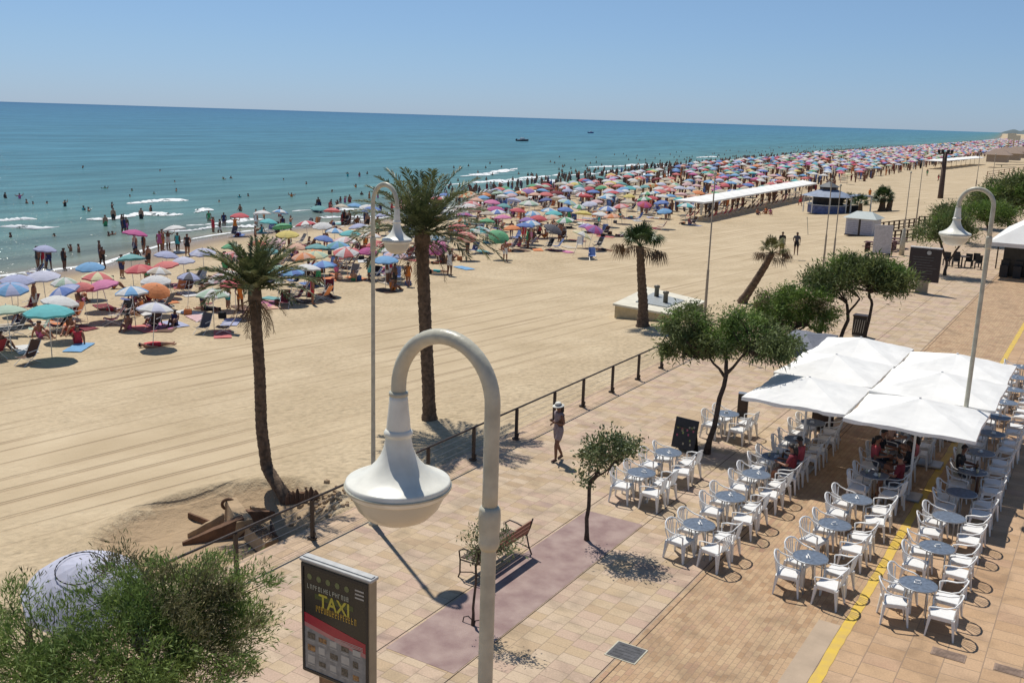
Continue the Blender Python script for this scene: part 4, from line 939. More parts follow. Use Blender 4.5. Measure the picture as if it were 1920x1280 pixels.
GLS = mat('drink glass', (.55, .50, .35), .1, .2); BOT = mat('brown bottle', (.10, .05, .02), .15, .2)
gm = MB().lathe([(0, 0), (.028, 0), (.034, .11), (.0, .11)], n=10).mesh('glass', GLS, True); bm_ = MB().lathe([(0, 0), (.03, 0), (.03, .13), (.012, .18), (.012, .23), (0, .23)], n=10).mesh('bottle', BOT, True)
for v, u_, w_ in ((7.1, 11.8, 'second row table with two diners in red'), (9.6, 13.95, 'busy table under the nearest canopy'), (9.6, 11.95, 'table just before the parasol pole'), (11.65, 13.8, 'table of the diner in black'), (9.6, 15.9, 'table deep under the canopies')):
    for k in range(3):
        a = random.uniform(0, 6.28) if k == 0 else a+2.1; o = ob('glass' if k < 2 else 'bottle', gm if k < 2 else bm_, None, (v+.2*math.cos(a), u_+.2*math.sin(a), .732))
        tag(o, (f'{"nearer" if math.sin(a) < math.sin(a+2.1) else "farther"} drinking glass on the {w_}' if k == 0 else f'second drinking glass on the {w_}' if k == 1 else f'small brown bottle on the {w_}'), 'glass' if k < 2 else 'bottle', 'drinks on the terrace tables')

# big square parasols over the terrace
def square_parasol(x0, x1, y0, y1, zE, rise, label, m=WHITEC, seed=0, drop=None):
    cx, cy = (x0+x1)/2, (y0+y1)/2; t_ = thing('market_parasol', label, 'parasol', (cx, cy, 0), 0, 'square terrace canopies'); a, b_ = (x1-x0)/2, (y1-y0)/2
    n = 20; V = []; r_ = np.random.default_rng(seed)
    for j in range(n+1):
        for i in range(n+1):
            s, q = -1+2*i/n, -1+2*j/n; mx = max(abs(s), abs(q)); mn = min(abs(s), abs(q))
            z = zE+rise*.8*(1-mx) - .025*math.sin(math.pi*mx)*(1-(mn/(mx+1e-6))) + .04*(mn/(mx+1e-6))*mx + .012*math.sin(s*7+q*4+seed)*mx+.008*math.sin(q*13+s*3+seed*2)*mx
            k = 1-.03*(1-mn)*(mx > .99)
            V.append((s*a*k, q*b_*k, z+r_.normal()*.003))
    F = []
    for j in range(n):
        for i in range(n):
            a0, a1, a2, a3 = j*(n+1)+i, j*(n+1)+i+1, (j+1)*(n+1)+i+1, (j+1)*(n+1)+i
            F += [(a0, a1, a2), (a0, a2, a3)] if (i-n/2+.5)*(j-n/2+.5) > 0 else [(a0, a1, a3), (a1, a2, a3)]
    me = MB().add(V, F).mesh('canopy', m, False); o = ob('canopy', me, t_); md = o.modifiers.new('thickness', 'SOLIDIFY'); md.thickness = .006; md.offset = -1
    mb = MB(); edge = [(i, 0) for i in range(n)]+[(n, j) for j in range(n)]+[(n-i, n) for i in range(n)]+[(0, n-j) for j in range(n)]
    E_ = [V[j*(n+1)+i] for i, j in edge]; k = len(E_)
    vv = E_+[(x*1.002, y*1.002, z-.09-.015*math.sin(i*1.2)) for i, (x, y, z) in enumerate(E_)]
    mb.add(vv, [(i, (i+1) % k, k+(i+1) % k, k+i) for i in range(k)]); mb.build('valance', m, t_)
    MB().tube([(0, 0, 0), (0, 0, zE+rise*.8+.02)], .032, 10).build('pole', WHITEP, t_)
    for s in (-1, 1):
        for q in (-1, 1): MB().tube([(0, 0, zE+rise*.8-.09), (s*a*.95, q*b_*.95, zE-.02)], .012, 5).build('rib', GREYM, t_)
    for s, q in ((1, 0), (-1, 0), (0, 1), (0, -1)): MB().tube([(0, 0, zE+rise*.4-.5), (s*a*.5, q*b_*.5, zE+rise*.4-.16)], .010, 5).build('strut', GREYM, t_)
    MB().box(-.32, .32, -.32, .32, 0, .07, .02).build('base', GREYM, t_)
    return t_
square_parasol(8.78, 11.84, 11.40, 14.26, 2.18, .62, 'white canopy nearest the camera, over the yellow line', seed=1)
square_parasol(8.78, 11.94, 14.30, 17.45, 2.24, .62, 'white canopy right behind the slim lamp post', seed=2)
square_parasol(8.80, 11.90, 17.40, 20.3, 2.22, .60, 'rearmost white canopy on the inland side', seed=3)
square_parasol(6.05, 8.76, 11.72, 14.76, 2.18, .60, 'white canopy at the front left, dappled by the tamarisk shade', seed=4)
square_parasol(5.98, 8.76, 14.72, 17.8, 2.22, .62, 'middle white canopy on the beach side', seed=5)
square_parasol(6.0, 8.80, 17.76, 20.8, 2.22, .62, 'rearmost white canopy on the beach side, near the litter bin', seed=6)
square_parasol(4.3, 5.85, 19.8, 23.0, 1.9, .3, 'small grey parasol beside the white canopies behind the tamarisk', mat('grey canvas', (.15, .16, .19), .8, .08), seed=7)  # added dark sheet in place of a shaded patch
# faded print on the canopies
pm_ = mat('faded print', (.30, .32, .30), .8)
for (v0, u0, rz) in ((10.3, 12.2, 0),):
    m = MB(); r_ = np.random.default_rng(5)
# far terrace tent at the right edge
tq = G(1858, 508); t_ = thing('terrace_tent', 'white sloping restaurant awning with dark shaded inside at the right edge', 'awning', (8.6, 62, 0))
V = [(-1.7, -4.5, 2.35), (4.5, -4.5, 2.35), (4.5, 9, 2.35), (-1.7, 9, 2.35), (.4, -3, 3.7), (4.5, -3, 3.7), (4.5, 9, 3.7), (.4, 8, 3.7)]
m = MB(); m.add(V, [(0, 1, 5, 4), (0, 4, 7, 3), (4, 5, 6, 7), (3, 7, 6, 2)]); m.build('roof', WHITEC, t_)
m = MB(); m.box(-1.75, 4.5, -4.55, -4.5, 2.1, 2.36); m.box(-1.75, -1.70, -4.5, 9, 2.1, 2.36); m.build('valance', WHITEC, t_)
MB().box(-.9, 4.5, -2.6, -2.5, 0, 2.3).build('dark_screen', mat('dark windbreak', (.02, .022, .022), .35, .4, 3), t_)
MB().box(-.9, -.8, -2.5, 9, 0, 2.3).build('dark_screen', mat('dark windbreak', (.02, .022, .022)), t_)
for x, y in ((-1.6, -4.4), (2, -4.4), (-1.6, 1), (-1.6, 6)): MB().box(x-.04, x+.04, y-.04, y+.04, 0, 2.35).build('post', DARKM, t_)
m = MB()
for i in range(7):
    x = -.7+i*.8; m.box(x-.25, x+.25, -3.4, -2.9, 0, .8, .02); m.box(x-.25, x+.25, -2.95, -2.9, .8, 1.1)
m.build('dark_furniture', BLACKM, t_)
q = G(1790, 500); t_ = thing('planter_group', 'dark iron tables and chairs clustered beside the crooked tree', 'outdoor furniture', (q[0]+.3, q[1], 0))
for i, (x, y) in enumerate(((-.9, .2), (-.2, -.4), (.5, .3), (1.2, -.2), (-.4, .9), (.9, 1.0))):
    m = MB(); m.box(x-.22, x+.22, y-.22, y+.22, .42, .47)
    for a in (-.2, .2):
        for b_ in (-.2, .2): m.box(x+a-.02, x+a+.02, y+b_-.02, y+b_+.02, 0, .42)
    m.box(x-.22, x+.22, y+.18, y+.22, .47, .95); m.build('chair', BLACKM, t_)
m = MB(); m.lathe([(0, .74), (.5, .74), (.5, .77), (0, .77)], (.1, .15), 14); m.lathe([(.05, 0), (.05, .74)], (.1, .15), 6); m.build('table', DARKM, t_)

# ------------------------------------------------------------------ kiosk, hut, boardwalk
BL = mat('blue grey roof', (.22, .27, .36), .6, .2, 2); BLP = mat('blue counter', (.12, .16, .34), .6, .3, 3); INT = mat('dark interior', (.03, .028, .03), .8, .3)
q = GS(1538, 402); t_ = thing('beach_kiosk', 'blue grey roofed octagonal beach bar with dark open counter and side terrace', 'kiosk', (q[0], q[1]+3, q[2]), R(20))
def octa(r0, z0, r1, z1): return MB().lathe([(r0, z0), (r1, z1)], n=8)
octa(3.3, 2.15, 1.1, 2.95).build('roof', BL, t_); MB().lathe([(1.1, 2.95), (1.1, 3.3)], n=8).build('lantern', DARKM, t_); octa(1.4, 3.3, .05, 3.95).build('lantern_roof', mat('dark slate', (.08, .09, .10), .6), t_)
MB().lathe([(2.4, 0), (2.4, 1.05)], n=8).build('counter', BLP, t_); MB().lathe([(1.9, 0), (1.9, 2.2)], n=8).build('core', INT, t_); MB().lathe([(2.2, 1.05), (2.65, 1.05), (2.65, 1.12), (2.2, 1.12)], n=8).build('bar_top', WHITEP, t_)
for k in range(8): a = math.pi*k/4; MB().tube([(2.9*math.cos(a), 2.9*math.sin(a), 0), (2.9*math.cos(a), 2.9*math.sin(a), 2.3)], .07, 6).build('post', WHITEP, t_)
t2 = thing('pergola', 'blue grey flat pergola joined to the right side of the octagonal beach bar', 'pergola', (q[0]+3.0, q[1]+4.4, q[2]), R(50))
MB().box(-1.6, 1.6, -1.4, 1.4, 2.25, 2.38).build('roof', BL, t2)
for x in (-1.5, 0, 1.5):
    for y in (-1.3, 1.3): MB().box(x-.06, x+.06, y-.06, y+.06, 0, 2.25).build('post', WHITEP, t2)
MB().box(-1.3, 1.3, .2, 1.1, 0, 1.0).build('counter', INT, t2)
q = GS(1610, 443); t_ = thing('wooden_hut', 'small white hut with pale grey hipped roof and shuttered front, in front of the kiosk', 'hut', (q[0], q[1]+1.4, q[2]), R(-4)); t_.scale = (.88, .88, .84)
HW = mat('hut panel', (.55, .55, .60), .7, .1); MB().box(-1.45, 1.45, -1.3, 1.3, 0, 1.95).build('wall', HW, t_)
m = MB(); m.add([(-1.75, -1.6, 1.9), (1.75, -1.6, 1.9), (1.75, 1.6, 1.9), (-1.75, 1.6, 1.9), (-.8, 0, 2.6), (.8, 0, 2.6)], [(0, 1, 5, 4), (1, 2, 5), (2, 3, 4, 5), (3, 0, 4), (3, 2, 1, 0)]); m.build('roof', mat('pale grey roof', (.42, .47, .45), .6, .1), t_)
for x in (-.72, .72):
    s = MB().box(x-.55, x+.55, -1.345, -1.31, .25, 1.65).build('shutter', mat('shutter', (.44, .44, .52), .6, .15), t_)
    g_ = MB()
    for k in range(6): g_.box(x-.5, x+.5, -1.36, -1.346, .35+k*.2, .38+k*.2)
    g_.build('slat', mat('slat shade', (.20, .20, .28), .6), s)
MB().box(-.1, .1, -1.34, -1.3, .1, 1.8).build('corner_trim', DARKM, t_); MB().box(-1.5, 1.5, -1.36, -1.3, -.02, .12).build('plinth', WOODD, t_)
q = G(1652, 478); t_ = thing('white_panel', 'tall whitish panel standing right of the small hut', 'screen', (q[0], q[1], -.05), R(8))
MB().box(-.65, .65, -.04, .04, .2, 2.3, .01).build('panel', mat('dull white sheet', (.55, .53, .54), .7), t_)
for x in (-.6, .6): MB().box(x-.05, x+.05, -.05, .05, 0, .2).build('foot', DARKM, t_)
q = G(1675, 470)
for i in range(3):
    t_ = thing('picnic_table', ['dark red picnic table set nearest, left of the thick footed lamp', 'dark red picnic table set second in line, left of the thick footed lamp', 'dark red picnic table set farthest, left of the thick footed lamp'][i], 'picnic table', (q[0]-.9+.25*i, q[1]-2+2.1*i, 0), 0, 'dark red picnic tables')
    MR = mat('dark red paint', (.11, .035, .035), .6, .3); MB().box(-.9, .9, -.38, .38, .72, .77).build('tabletop', MR, t_)
    for s in (-1, 1): MB().box(-.9, .9, s*.75-.13, s*.75+.13, .43, .47).build('bench_seat', MR, t_); MB().box(s*.65-.04, s*.65+.04, -.8, .8, 0, .72).build('trestle', MR, t_)
def fence_run(p0, p1, n, label, name, h=1.0, m=WOODD):
    a, b_ = GS(*p0), GS(*p1); zb = min(a[2], b_[2]); t_ = thing(name, label, 'railing', (0, 0, zb))
    for i in range(n+1):
        c = a+(b_-a)*i/n; MB().box(c[0]-.07, c[0]+.07, c[1]-.07, c[1]+.07, -.2, h).build('post', m, t_)
    for z in (h*.95, h*.6, h*.3): MB().tube([(a[0], a[1], z), (b_[0], b_[1], z)], .05, 5).build('rail', m, t_)
fence_run((1645, 437), (1722, 424), 8, 'brown timber rail of the boardwalk behind the hut', 'timber_rail'); fence_run((1722, 424), (1800, 424), 8, 'brown timber rail running on behind the flat crowned tree', 'timber_rail')
fence_run((1665, 455), (1722, 450), 5, 'low timber rail beside the dark red picnic tables', 'timber_rail')
fence_run((1850, 335), (1918, 322), 7, 'reddish timber rail far off at the right edge', 'timber_rail', 1.6, WOODR)
for i, (px, py, w_) in enumerate(((1888, 300, 4), (1908, 296, 5), (1870, 304, 3))):
    q = G(px, py, 0); t_ = thing('beach_bar', ['far beach bar with thatched roof, middle of three at the right horizon', 'far beach bar with thatched roof, rightmost of three at the horizon', 'far beach bar with thatched roof, leftmost of three at the right horizon'][i], 'beach bar', (q[0], q[1], 0), 0, 'distant thatched beach bars')
    MB().box(-w_, w_, -3, 3, 0, 2.4).build('wall', mat('beige wall', (.42, .33, .25), .8), t_); m = MB(); m.add([(-w_-1, -4, 2.3), (w_+1, -4, 2.3), (w_+1, 4, 2.3), (-w_-1, 4, 2.3), (-w_*.4, 0, 4.2), (w_*.4, 0, 4.2)], [(0, 1, 5, 4), (1, 2, 5), (2, 3, 4, 5), (3, 0, 4)]); m.build('roof', mat('thatch', (.30, .22, .17), .9, .2), t_)
for i, (px, py, h) in enumerate(((1893, 288, 9), (1903, 284, 8))):
    q = G(px, py, 0); t_ = thing('lifeguard_tower', ['taller pale watchtower at the far right horizon', 'shorter pale watchtower at the far right horizon'][i], 'watchtower', (q[0], q[1], 0), 0, 'pale watchtowers')
    for x in (-1, 1): MB().box(x-.15, x+.15, -.2, .2, 0, h*.7).build('leg', CRW, t_)
    MB().box(-1.6, 1.6, -1.5, 1.5, h*.7, h).build('cabin', CRT, t_)

# ------------------------------------------------------------------ people
BASE = dict(pel=((0, 0, .92), (.145, .115)), wai=((0, .01, 1.08), (.125, .095)), che=((0, .01, 1.27), (.155, .105)), nkb=((0, -.005, 1.42), (.075, .07)), nck=((0, .005, 1.49), (.052, .052)), hed=((0, .02, 1.585), (.078, .092)), top=((0, .01, 1.665), (.062, .07)),
            hipL=((-.095, 0, .86), (.095, .095)), kneL=((-.10, .01, .48), (.058, .058)), ankL=((-.10, -.02, .09), (.036, .036)), toeL=((-.115, .13, .03), (.036, .025)),
            hipR=((.095, 0, .86), (.095, .095)), kneR=((.10, .01, .48), (.058, .058)), ankR=((.10, -.02, .09), (.036, .036)), toeR=((.115, .13, .03), (.036, .025)),
            shoL=((-.175, 0, 1.385), (.055, .055)), elbL=((-.225, -.02, 1.12), (.038, .038)), wriL=((-.235, .05, .88), (.026, .026)), hanL=((-.235, .08, .79), (.030, .018)),
            shoR=((.175, 0, 1.385), (.055, .055)), elbR=((.225, -.02, 1.12), (.038, .038)), wriR=((.235, .05, .88), (.026, .026)), hanR=((.235, .08, .79), (.030, .018)))
EDG = [('pel', 'wai'), ('wai', 'che'), ('che', 'nkb'), ('nkb', 'nck'), ('nck', 'hed'), ('hed', 'top')]
for s in 'LR': EDG += [('pel', 'hip'+s), ('hip'+s, 'kne'+s), ('kne'+s, 'ank'+s), ('ank'+s, 'toe'+s), ('che', 'sho'+s), ('sho'+s, 'elb'+s), ('elb'+s, 'wri'+s), ('wri'+s, 'han'+s)]
POSES = {
 'stand': {},
 'relax': dict(kneL=(-.11, .06, .48), ankL=(-.13, .02, .09), toeL=(-.17, .15, .03), elbR=(.27, -.06, 1.14), wriR=(.20, .10, 1.00), hanR=(.15, .14, .98)),
 'walk': dict(kneL=(-.10, .16, .50), ankL=(-.10, .20, .12), toeL=(-.10, .34, .07), kneR=(.10, -.03, .48), ankR=(.10, -.26, .14), toeR=(.10, -.16, .03), elbL=(-.22, -.13, 1.13), wriL=(-.22, -.10, .89), hanL=(-.22, -.07, .80), elbR=(.22, .08, 1.12), wriR=(.20, .26, .96), hanR=(.19, .34, .92)),
 'phone': dict(kneL=(-.09, .12, .49), ankL=(-.07, .10, .10), toeL=(-.08, .24, .04), kneR=(.09, -.02, .48), ankR=(.10, -.20, .13), toeR=(.11, -.08, .03), elbL=(-.24, -.02, 1.13), wriL=(-.10, .22, 1.18), hanL=(-.05, .27, 1.23), elbR=(.25, -.06, 1.13), wriR=(.17, .14, 1.04), hanR=(.10, .20, 1.06), hed=(0, .035, 1.58), top=(0, .03, 1.665)),
 'armsup': dict(elbL=(-.36, .05, 1.40), wriL=(-.40, .08, 1.62), hanL=(-.40, .10, 1.70), elbR=(.34, .02, 1.30), wriR=(.46, .12, 1.45), hanR=(.50, .15, 1.51)),
 'sit': dict(pel=(0, 0, .12), wai=(0, -.05, .27), che=(0, -.07, .46), nkb=(0, -.05, .61), nck=(0, -.03, .68), hed=(0, .0, .775), top=(0, 0, .855), hipL=(-.09, .05, .12), hipR=(.09, .05, .12), kneL=(-.14, .38, .40), kneR=(.14, .36, .36), ankL=(-.11, .66, .08), ankR=(.12, .68, .08), toeL=(-.12, .80, .05), toeR=(.13, .82, .05),
             shoL=(-.175, -.06, .575), shoR=(.175, -.06, .575), elbL=(-.24, .10, .38), elbR=(.24, -.18, .32), wriL=(-.16, .30, .38), wriR=(.24, -.26, .09), hanL=(-.12, .37, .41), hanR=(.25, -.24, .03)),
 'chair': dict(pel=(0, 0, .53), wai=(0, -.03, .68), che=(0, -.04, .87), nkb=(0, -.02, 1.02), nck=(0, 0, 1.09), hed=(0, .03, 1.185), top=(0, .03, 1.265), hipL=(-.09, .06, .52), hipR=(.09, .06, .52), kneL=(-.12, .43, .50), kneR=(.12, .43, .50), ankL=(-.12, .42, .08), ankR=(.12, .46, .08), toeL=(-.13, .56, .03), toeR=(.13, .60, .03),
             shoL=(-.175, -.03, .985), shoR=(.175, -.03, .985), elbL=(-.24, .06, .74), elbR=(.24, .04, .74), wriL=(-.14, .30, .76), wriR=(.16, .28, .78), hanL=(-.09, .37, .77), hanR=(.10, .36, .79)),
 'lie': dict(pel=(0, 0, .12), wai=(0, .17, .12), che=(0, .36, .12), nkb=(0, .51, .13), nck=(0, .58, .13), hed=(0, .68, .13), top=(0, .76, .13), hipL=(-.09, -.06, .11), hipR=(.09, -.06, .11), kneL=(-.12, -.46, .14), kneR=(.12, -.44, .09), ankL=(-.13, -.84, .06), ankR=(.16, -.82, .06), toeL=(-.17, -.92, .10), toeR=(.22, -.90, .10),
             shoL=(-.175, .47, .12), shoR=(.175, .47, .12), elbL=(-.30, .26, .07), elbR=(.34, .50, .07), wriL=(-.30, .03, .05), wriR=(.26, .72, .07), hanL=(-.28, -.06, .04), hanR=(.16, .78, .07))}
BODY = {}
def body(pose, sub=1):
    "one continuous skinned mesh; returns verts, quads, nearest-bone label per face"
    key = (pose, sub)
    if key in BODY: return BODY[key]
    J = {k: (np.array(POSES[pose].get(k, v[0])), v[1]) for k, v in BASE.items()}
    names = ['pel']+[k for k in J if k != 'pel']; ix = {k: i for i, k in enumerate(names)}
    me = bpy.data.meshes.new('b'); me.from_pydata([tuple(J[k][0]) for k in names], [(ix[a], ix[b]) for a, b in EDG], [])
    o = bpy.data.objects.new('b', me); COL.objects.link(o)
    sk = o.modifiers.new('s', 'SKIN'); sk.use_smooth_shade = True
    for k in names:
        d = me.skin_vertices[0].data[ix[k]]; d.radius = J[k][1]; d.use_root = (k == 'pel')
    if sub: s = o.modifiers.new('u', 'SUBSURF'); s.levels = sub
    bpy.context.view_layer.update()
    m2 = bpy.data.meshes.new_from_object(o.evaluated_get(bpy.context.evaluated_depsgraph_get()))
    V = np.array([v.co[:] for v in m2.vertices]); F = [tuple(p.vertices) for p in m2.polygons]; NR = np.array([v.normal[:] for v in m2.vertices])
    bpy.data.objects.remove(o)
    lab = []
    for f in F:
        c = V[list(f)].mean(0); best = None; bd = 9
        for a, b in EDG:
            if a == 'pel' and b[:3] == 'hip': continue
            pa, pb = J[a][0], J[b][0]; t = np.clip(((c-pa) @ (pb-pa))/((pb-pa) @ (pb-pa)+1e-9), 0, 1); d = np.linalg.norm(c-pa-(pb-pa)*t)
            if d < bd: bd = d; best = (a, b, t)
        lab.append(best)
    BODY[key] = (V, F, lab, NR, J); return BODY[key]
def zone(l):
    a, b, t = l
    if a == 'hed' or (a == 'nck' and t > .75): return 'head'
    if a == 'pel' or (a[:3] == 'hip' and t < .22): return 'hips'
    if a == 'wai' and t > .45: return 'chest'
    if a == 'wai': return 'belly'
    if a == 'che' and b == 'nkb' or a == 'che': return 'chest'
    if a[:3] == 'hip': return 'thigh' if t < .6 else 'knee'
    if a[:3] == 'sho': return 'upperarm'
    return 'skin'
SWIM = {'red': PAL['red'], 'navy': (.02, .03, .12), 'black': (.015, .015, .02), 'turquoise': PAL['turquoise'], 'white': PAL['white'], 'orange': PAL['orange'], 'pink': PAL['pink'], 'green': PAL['green']}
PM = {}
def person_mesh(pose, skin, col, kind):
    "kind: trunks, bikini, swimsuit, tshirt.  for small figures: swimwear and hair as materials of the one body"
    k = (pose, skin, col, kind)
    if k in PM: return PM[k]
    V, F, lab, NR, J = body(pose, 0 if True else 1)
    me = bpy.data.meshes.new('person'); me.from_pydata([tuple(v) for v in V], [], F)
    for m in (SKIN[skin], mat('swimwear '+col, SWIM[col], .7, .1), HAIR): me.materials.append(m)
    hc = J['hed'][0]; up = J['top'][0]-J['nck'][0]; up = up/np.linalg.norm(up); mi = []
    for f, l in zip(F, lab):
        z = zone(l); c = V[list(f)].mean(0)
        if z == 'head': mi.append(2 if ((c-hc) @ up > .02 or c[1] < hc[1]-.02) else 0)
        elif z == 'hips': mi.append(1)
        elif z == 'thigh' and kind == 'trunks': mi.append(1)
        elif z == 'chest' and kind in ('bikini', 'swimsuit', 'tshirt'): mi.append(1)
        elif z == 'belly' and kind in ('swimsuit', 'tshirt'): mi.append(1)
        elif z == 'upperarm' and kind == 'tshirt': mi.append(1)
        else: mi.append(0)
    me.polygons.foreach_set('material_index', mi); me.polygons.foreach_set('use_smooth', [True]*len(F)); me.update()
    PM[k] = me; return me
def shell(V, F, lab, NR, J, test, off, m, name, parent, flare=0.0):
    "clothing: the body surface under it, pushed outwards"
    fs = [f for f, l in zip(F, lab) if test(zone(l), l)]
    ids = sorted({i for f in fs for i in f}); mp_ = {i: k for k, i in enumerate(ids)}
    vv = [tuple(V[i]+NR[i]*off) for i in ids]
    me = bpy.data.meshes.new(name); me.from_pydata(vv, [], [tuple(mp_[i] for i in f) for f in fs]); me.materials.append(m); me.polygons.foreach_set('use_smooth', [True]*len(fs)); me.update()
    o = ob(name, me, parent); md = o.modifiers.new('thickness', 'SOLIDIFY'); md.thickness = .006; return o
def hero(name, label, loc, rz, pose, skin, top, bottom, hat=None, kind='tshirt', longhair=True, group=None, scale=1.0, hairm=HAIR):
    V, F, lab, NR, J = body(pose, 2)
    me = bpy.data.meshes.new(name)
    Vx = V.copy(); hc = J['hed'][0]
    mb = MB(); mb.add([tuple(v) for v in Vx], F)
    # face: nose, ears; fingers and thumbs grow out of the palms
    up = J['top'][0]-J['nck'][0]; up /= np.linalg.norm(up); fw = np.array([0, 1., 0]); fw -= up*(fw @ up); fw /= np.linalg.norm(fw); sd = np.cross(fw, up)
    mb.tube([hc+fw*.080+up*.015, hc+fw*.108-up*.015, hc+fw*.085-up*.03], [.008, .014, .008], 6)
    for s in (-1, 1): mb.tube([hc+sd*s*.070+up*.02, hc+sd*s*.088, hc+sd*s*.072-up*.025], [.008, .012, .007], 6)
    for s in 'LR':
        wv, hv = J['wri'+s][0], J['han'+s][0]; d = (hv-wv)/np.linalg.norm(hv-wv); q = np.cross(d, (0, 1, .3)); q /= np.linalg.norm(q); nrm = np.cross(q, d)
        for k, ln in enumerate((.062, .072, .068, .052)):
            b_ = hv+q*(-.024+.016*k)-d*.005; mb.tube([b_, b_+d*ln*.55+nrm*.004, b_+d*ln+nrm*.02*(1 if s == 'L' else -1)], [.0085, .0078, .005], 5)
        b_ = wv*.35+hv*.65; mb.tube([b_, b_-q*.035+d*.02, b_-q*.048+d*.05], [.011, .009, .006], 5)
    o = mb.build(name, SKIN[skin], None, True); o.location = loc; o.rotation_euler = (0, 0, rz); o.scale = (scale,)*3
    tag(o, label, 'person', group)
    e = MB()
    for s in (-1, 1): e.tube([hc+fw*.083+sd*s*.030+up*.02, hc+fw*.091+sd*s*.030+up*.02], [.009, .004], 6)
    e.build('eyes', HAIR, o); e = MB(); e.tube([hc+fw*.088-up*.045-sd*.022, hc+fw*.093-up*.047, hc+fw*.088-up*.045+sd*.022], .005, 5); e.build('mouth', mat('lips', (.25, .06, .05)), o)
    # hair cap
    hs = MB(); n = 14; vs = []; fs = []
    for i in range(8):
        th = i/7*1.75
        for k in range(n):
            a = 2*math.pi*k/n; lim = 1.0 if math.sin(a) < .2 else .62
            t2 = th*lim; vs.append(hc+up*.012+(sd*math.cos(a)*.090+fw*math.sin(a)*.100)*math.sin(t2)+up*.098*math.cos(t2))
    hs.add(vs, [(i*n+k, i*n+(k+1) % n, (i+1)*n+(k+1) % n, (i+1)*n+k) for i in range(7) for k in range(n)])
    if longhair: hs.tube([hc-fw*.05+up*.03, hc-fw*.095-up*.04, hc-fw*.10-up*.16, hc-fw*.085-up*.24], [.06, .075, .06, .02], 10)
    hs.build('hair', hairm, o, True)
    cl = {'tshirt': ('belly', 'chest', 'upperarm'), 'romper': ('belly', 'chest', 'hips', 'thigh'), 'vest': ('belly', 'chest')}[kind]
    shell(V, F, lab, NR, J, lambda z, l: z in cl and not (z == 'upperarm' and l[2] > .75), .016, top, {'tshirt': 'shirt', 'romper': 'romper', 'vest': 'top'}[kind], o)
    if kind != 'romper': shell(V, F, lab, NR, J, lambda z, l: z in ('hips', 'thigh'), .012, bottom, 'shorts', o)
    sh = MB()
    for s in 'LR':
        a, t_ = J['ank'+s][0], J['toe'+s][0]; sh.tube([a+(t_-a)*-.25-(0, 0, .055), (a+t_)/2-(0, 0, .03), t_], [.034, .042, .03], 8, flat=.8)
    sh.build('shoes', BLACKM, o, True)
    if hat is not None:
        h = MB(); prof = [(.0, .125), (.06, .12), (.085, .10), (.092, .05), (.10, .035), (.165, .02), (.17, .012), (.10, .022)]
        vs = []; n = 22
        for r_, z in prof:
            for k in range(n):
                a = 2*math.pi*k/n; vs.append(hc+up*(z+.015)+(sd*math.cos(a)+fw*math.sin(a))*r_)
        h.add(vs, [(i*n+k, i*n+(k+1) % n, (i+1)*n+(k+1) % n, (i+1)*n+k) for i in range(len(prof)-1) for k in range(n)]); hh = h.build('sun_hat', hat, o, True)
        b = MB(); n = 20; b.add([hc+up*(z+.015)+(sd*math.cos(2*math.pi*k/n)+fw*math.sin(2*math.pi*k/n))*.097 for z in (.04, .066) for k in range(n)], [(k, (k+1) % n, n+(k+1) % n, n+k) for k in range(n)]); b.build('hat_band', BLACKM, hh)
    return o
MAUVE = mat('mauve grey fabric', (.24, .17, .18), .85, .25, 20, rgb2=(.30, .25, .25))
q = G(1045, 864)
hero('person', 'woman in white sun hat and short mauve romper walking with a phone by the railing', (q[0], q[1], 0), R(150), 'phone', 1, MAUVE, MAUVE, hat=mat('white straw', (.72, .70, .62), .8), kind='romper')
q = G(270, 1290); hero('person', 'person in a teal shirt walking beneath the feathery tamarisk', (q[0], q[1], 0), R(20), 'walk', 0, cloth('teal'), cloth('dark grey'), longhair=False)
q = G(1472, 478); hero('person', 'person in dark clothes walking on open sand beyond the leaning palm', (q[0]-.3, q[1], q[2]), R(200), 'walk', 1, cloth('black'), cloth('dark grey'), longhair=False)
q = G(1482, 478); hero('person', 'person in grey walking close beside a dark companion beyond the leaning palm', (q[0]+.3, q[1]+.3, q[2]), R(190), 'relax', 1, cloth('dark grey'), cloth('black'))
# seated customers on the terrace
for (v, u_, sx, sy, tc, sk, lh, lab_) in (
        (7.1, 11.8, 1, -1, 'maroon', 0, True, 'seated customer in a dark red top under the left canopy, the nearer of two'),
        (7.1, 11.8, 1, 1, 'red', 1, False, 'seated customer in a bright red shirt under the left canopy, the farther of two'),
        (9.6, 13.95, -1, -1, 'red', 0, True, 'seated customer in a red top left of the parasol pole under the nearest canopy'),
        (9.6, 13.95, -1, 1, 'black', 0, False, 'seated customer in a black shirt under the nearest canopy, left of the pole'),
        (9.6, 13.95, 1, 1, 'coral', 2, True, 'seated customer in coral facing the beach under the nearest canopy'),
        (9.6, 13.95, 1, -1, 'black', 1, True, 'seated customer with dark top facing the beach beside the parasol pole'),
        (9.6, 11.95, 1, 1, 'maroon', 0, False, 'seated customer in maroon at the table just before the parasol pole'),
        (11.65, 13.8, -1, 1, 'black', 1, False, 'seated customer in black at the table right of the yellow line'),
        (9.6, 15.9, -1, -1, 'peach', 2, True, 'seated customer in peach deep under the white canopies')):
    hero('person', lab_, (v+(-.33 if sx < 0 else .50), u_+sy*.36+.03, -.02), (-sx)*-R(90), 'chair', sk, cloth(tc), cloth('dark grey'), longhair=lh, group='customers seated on the terrace')

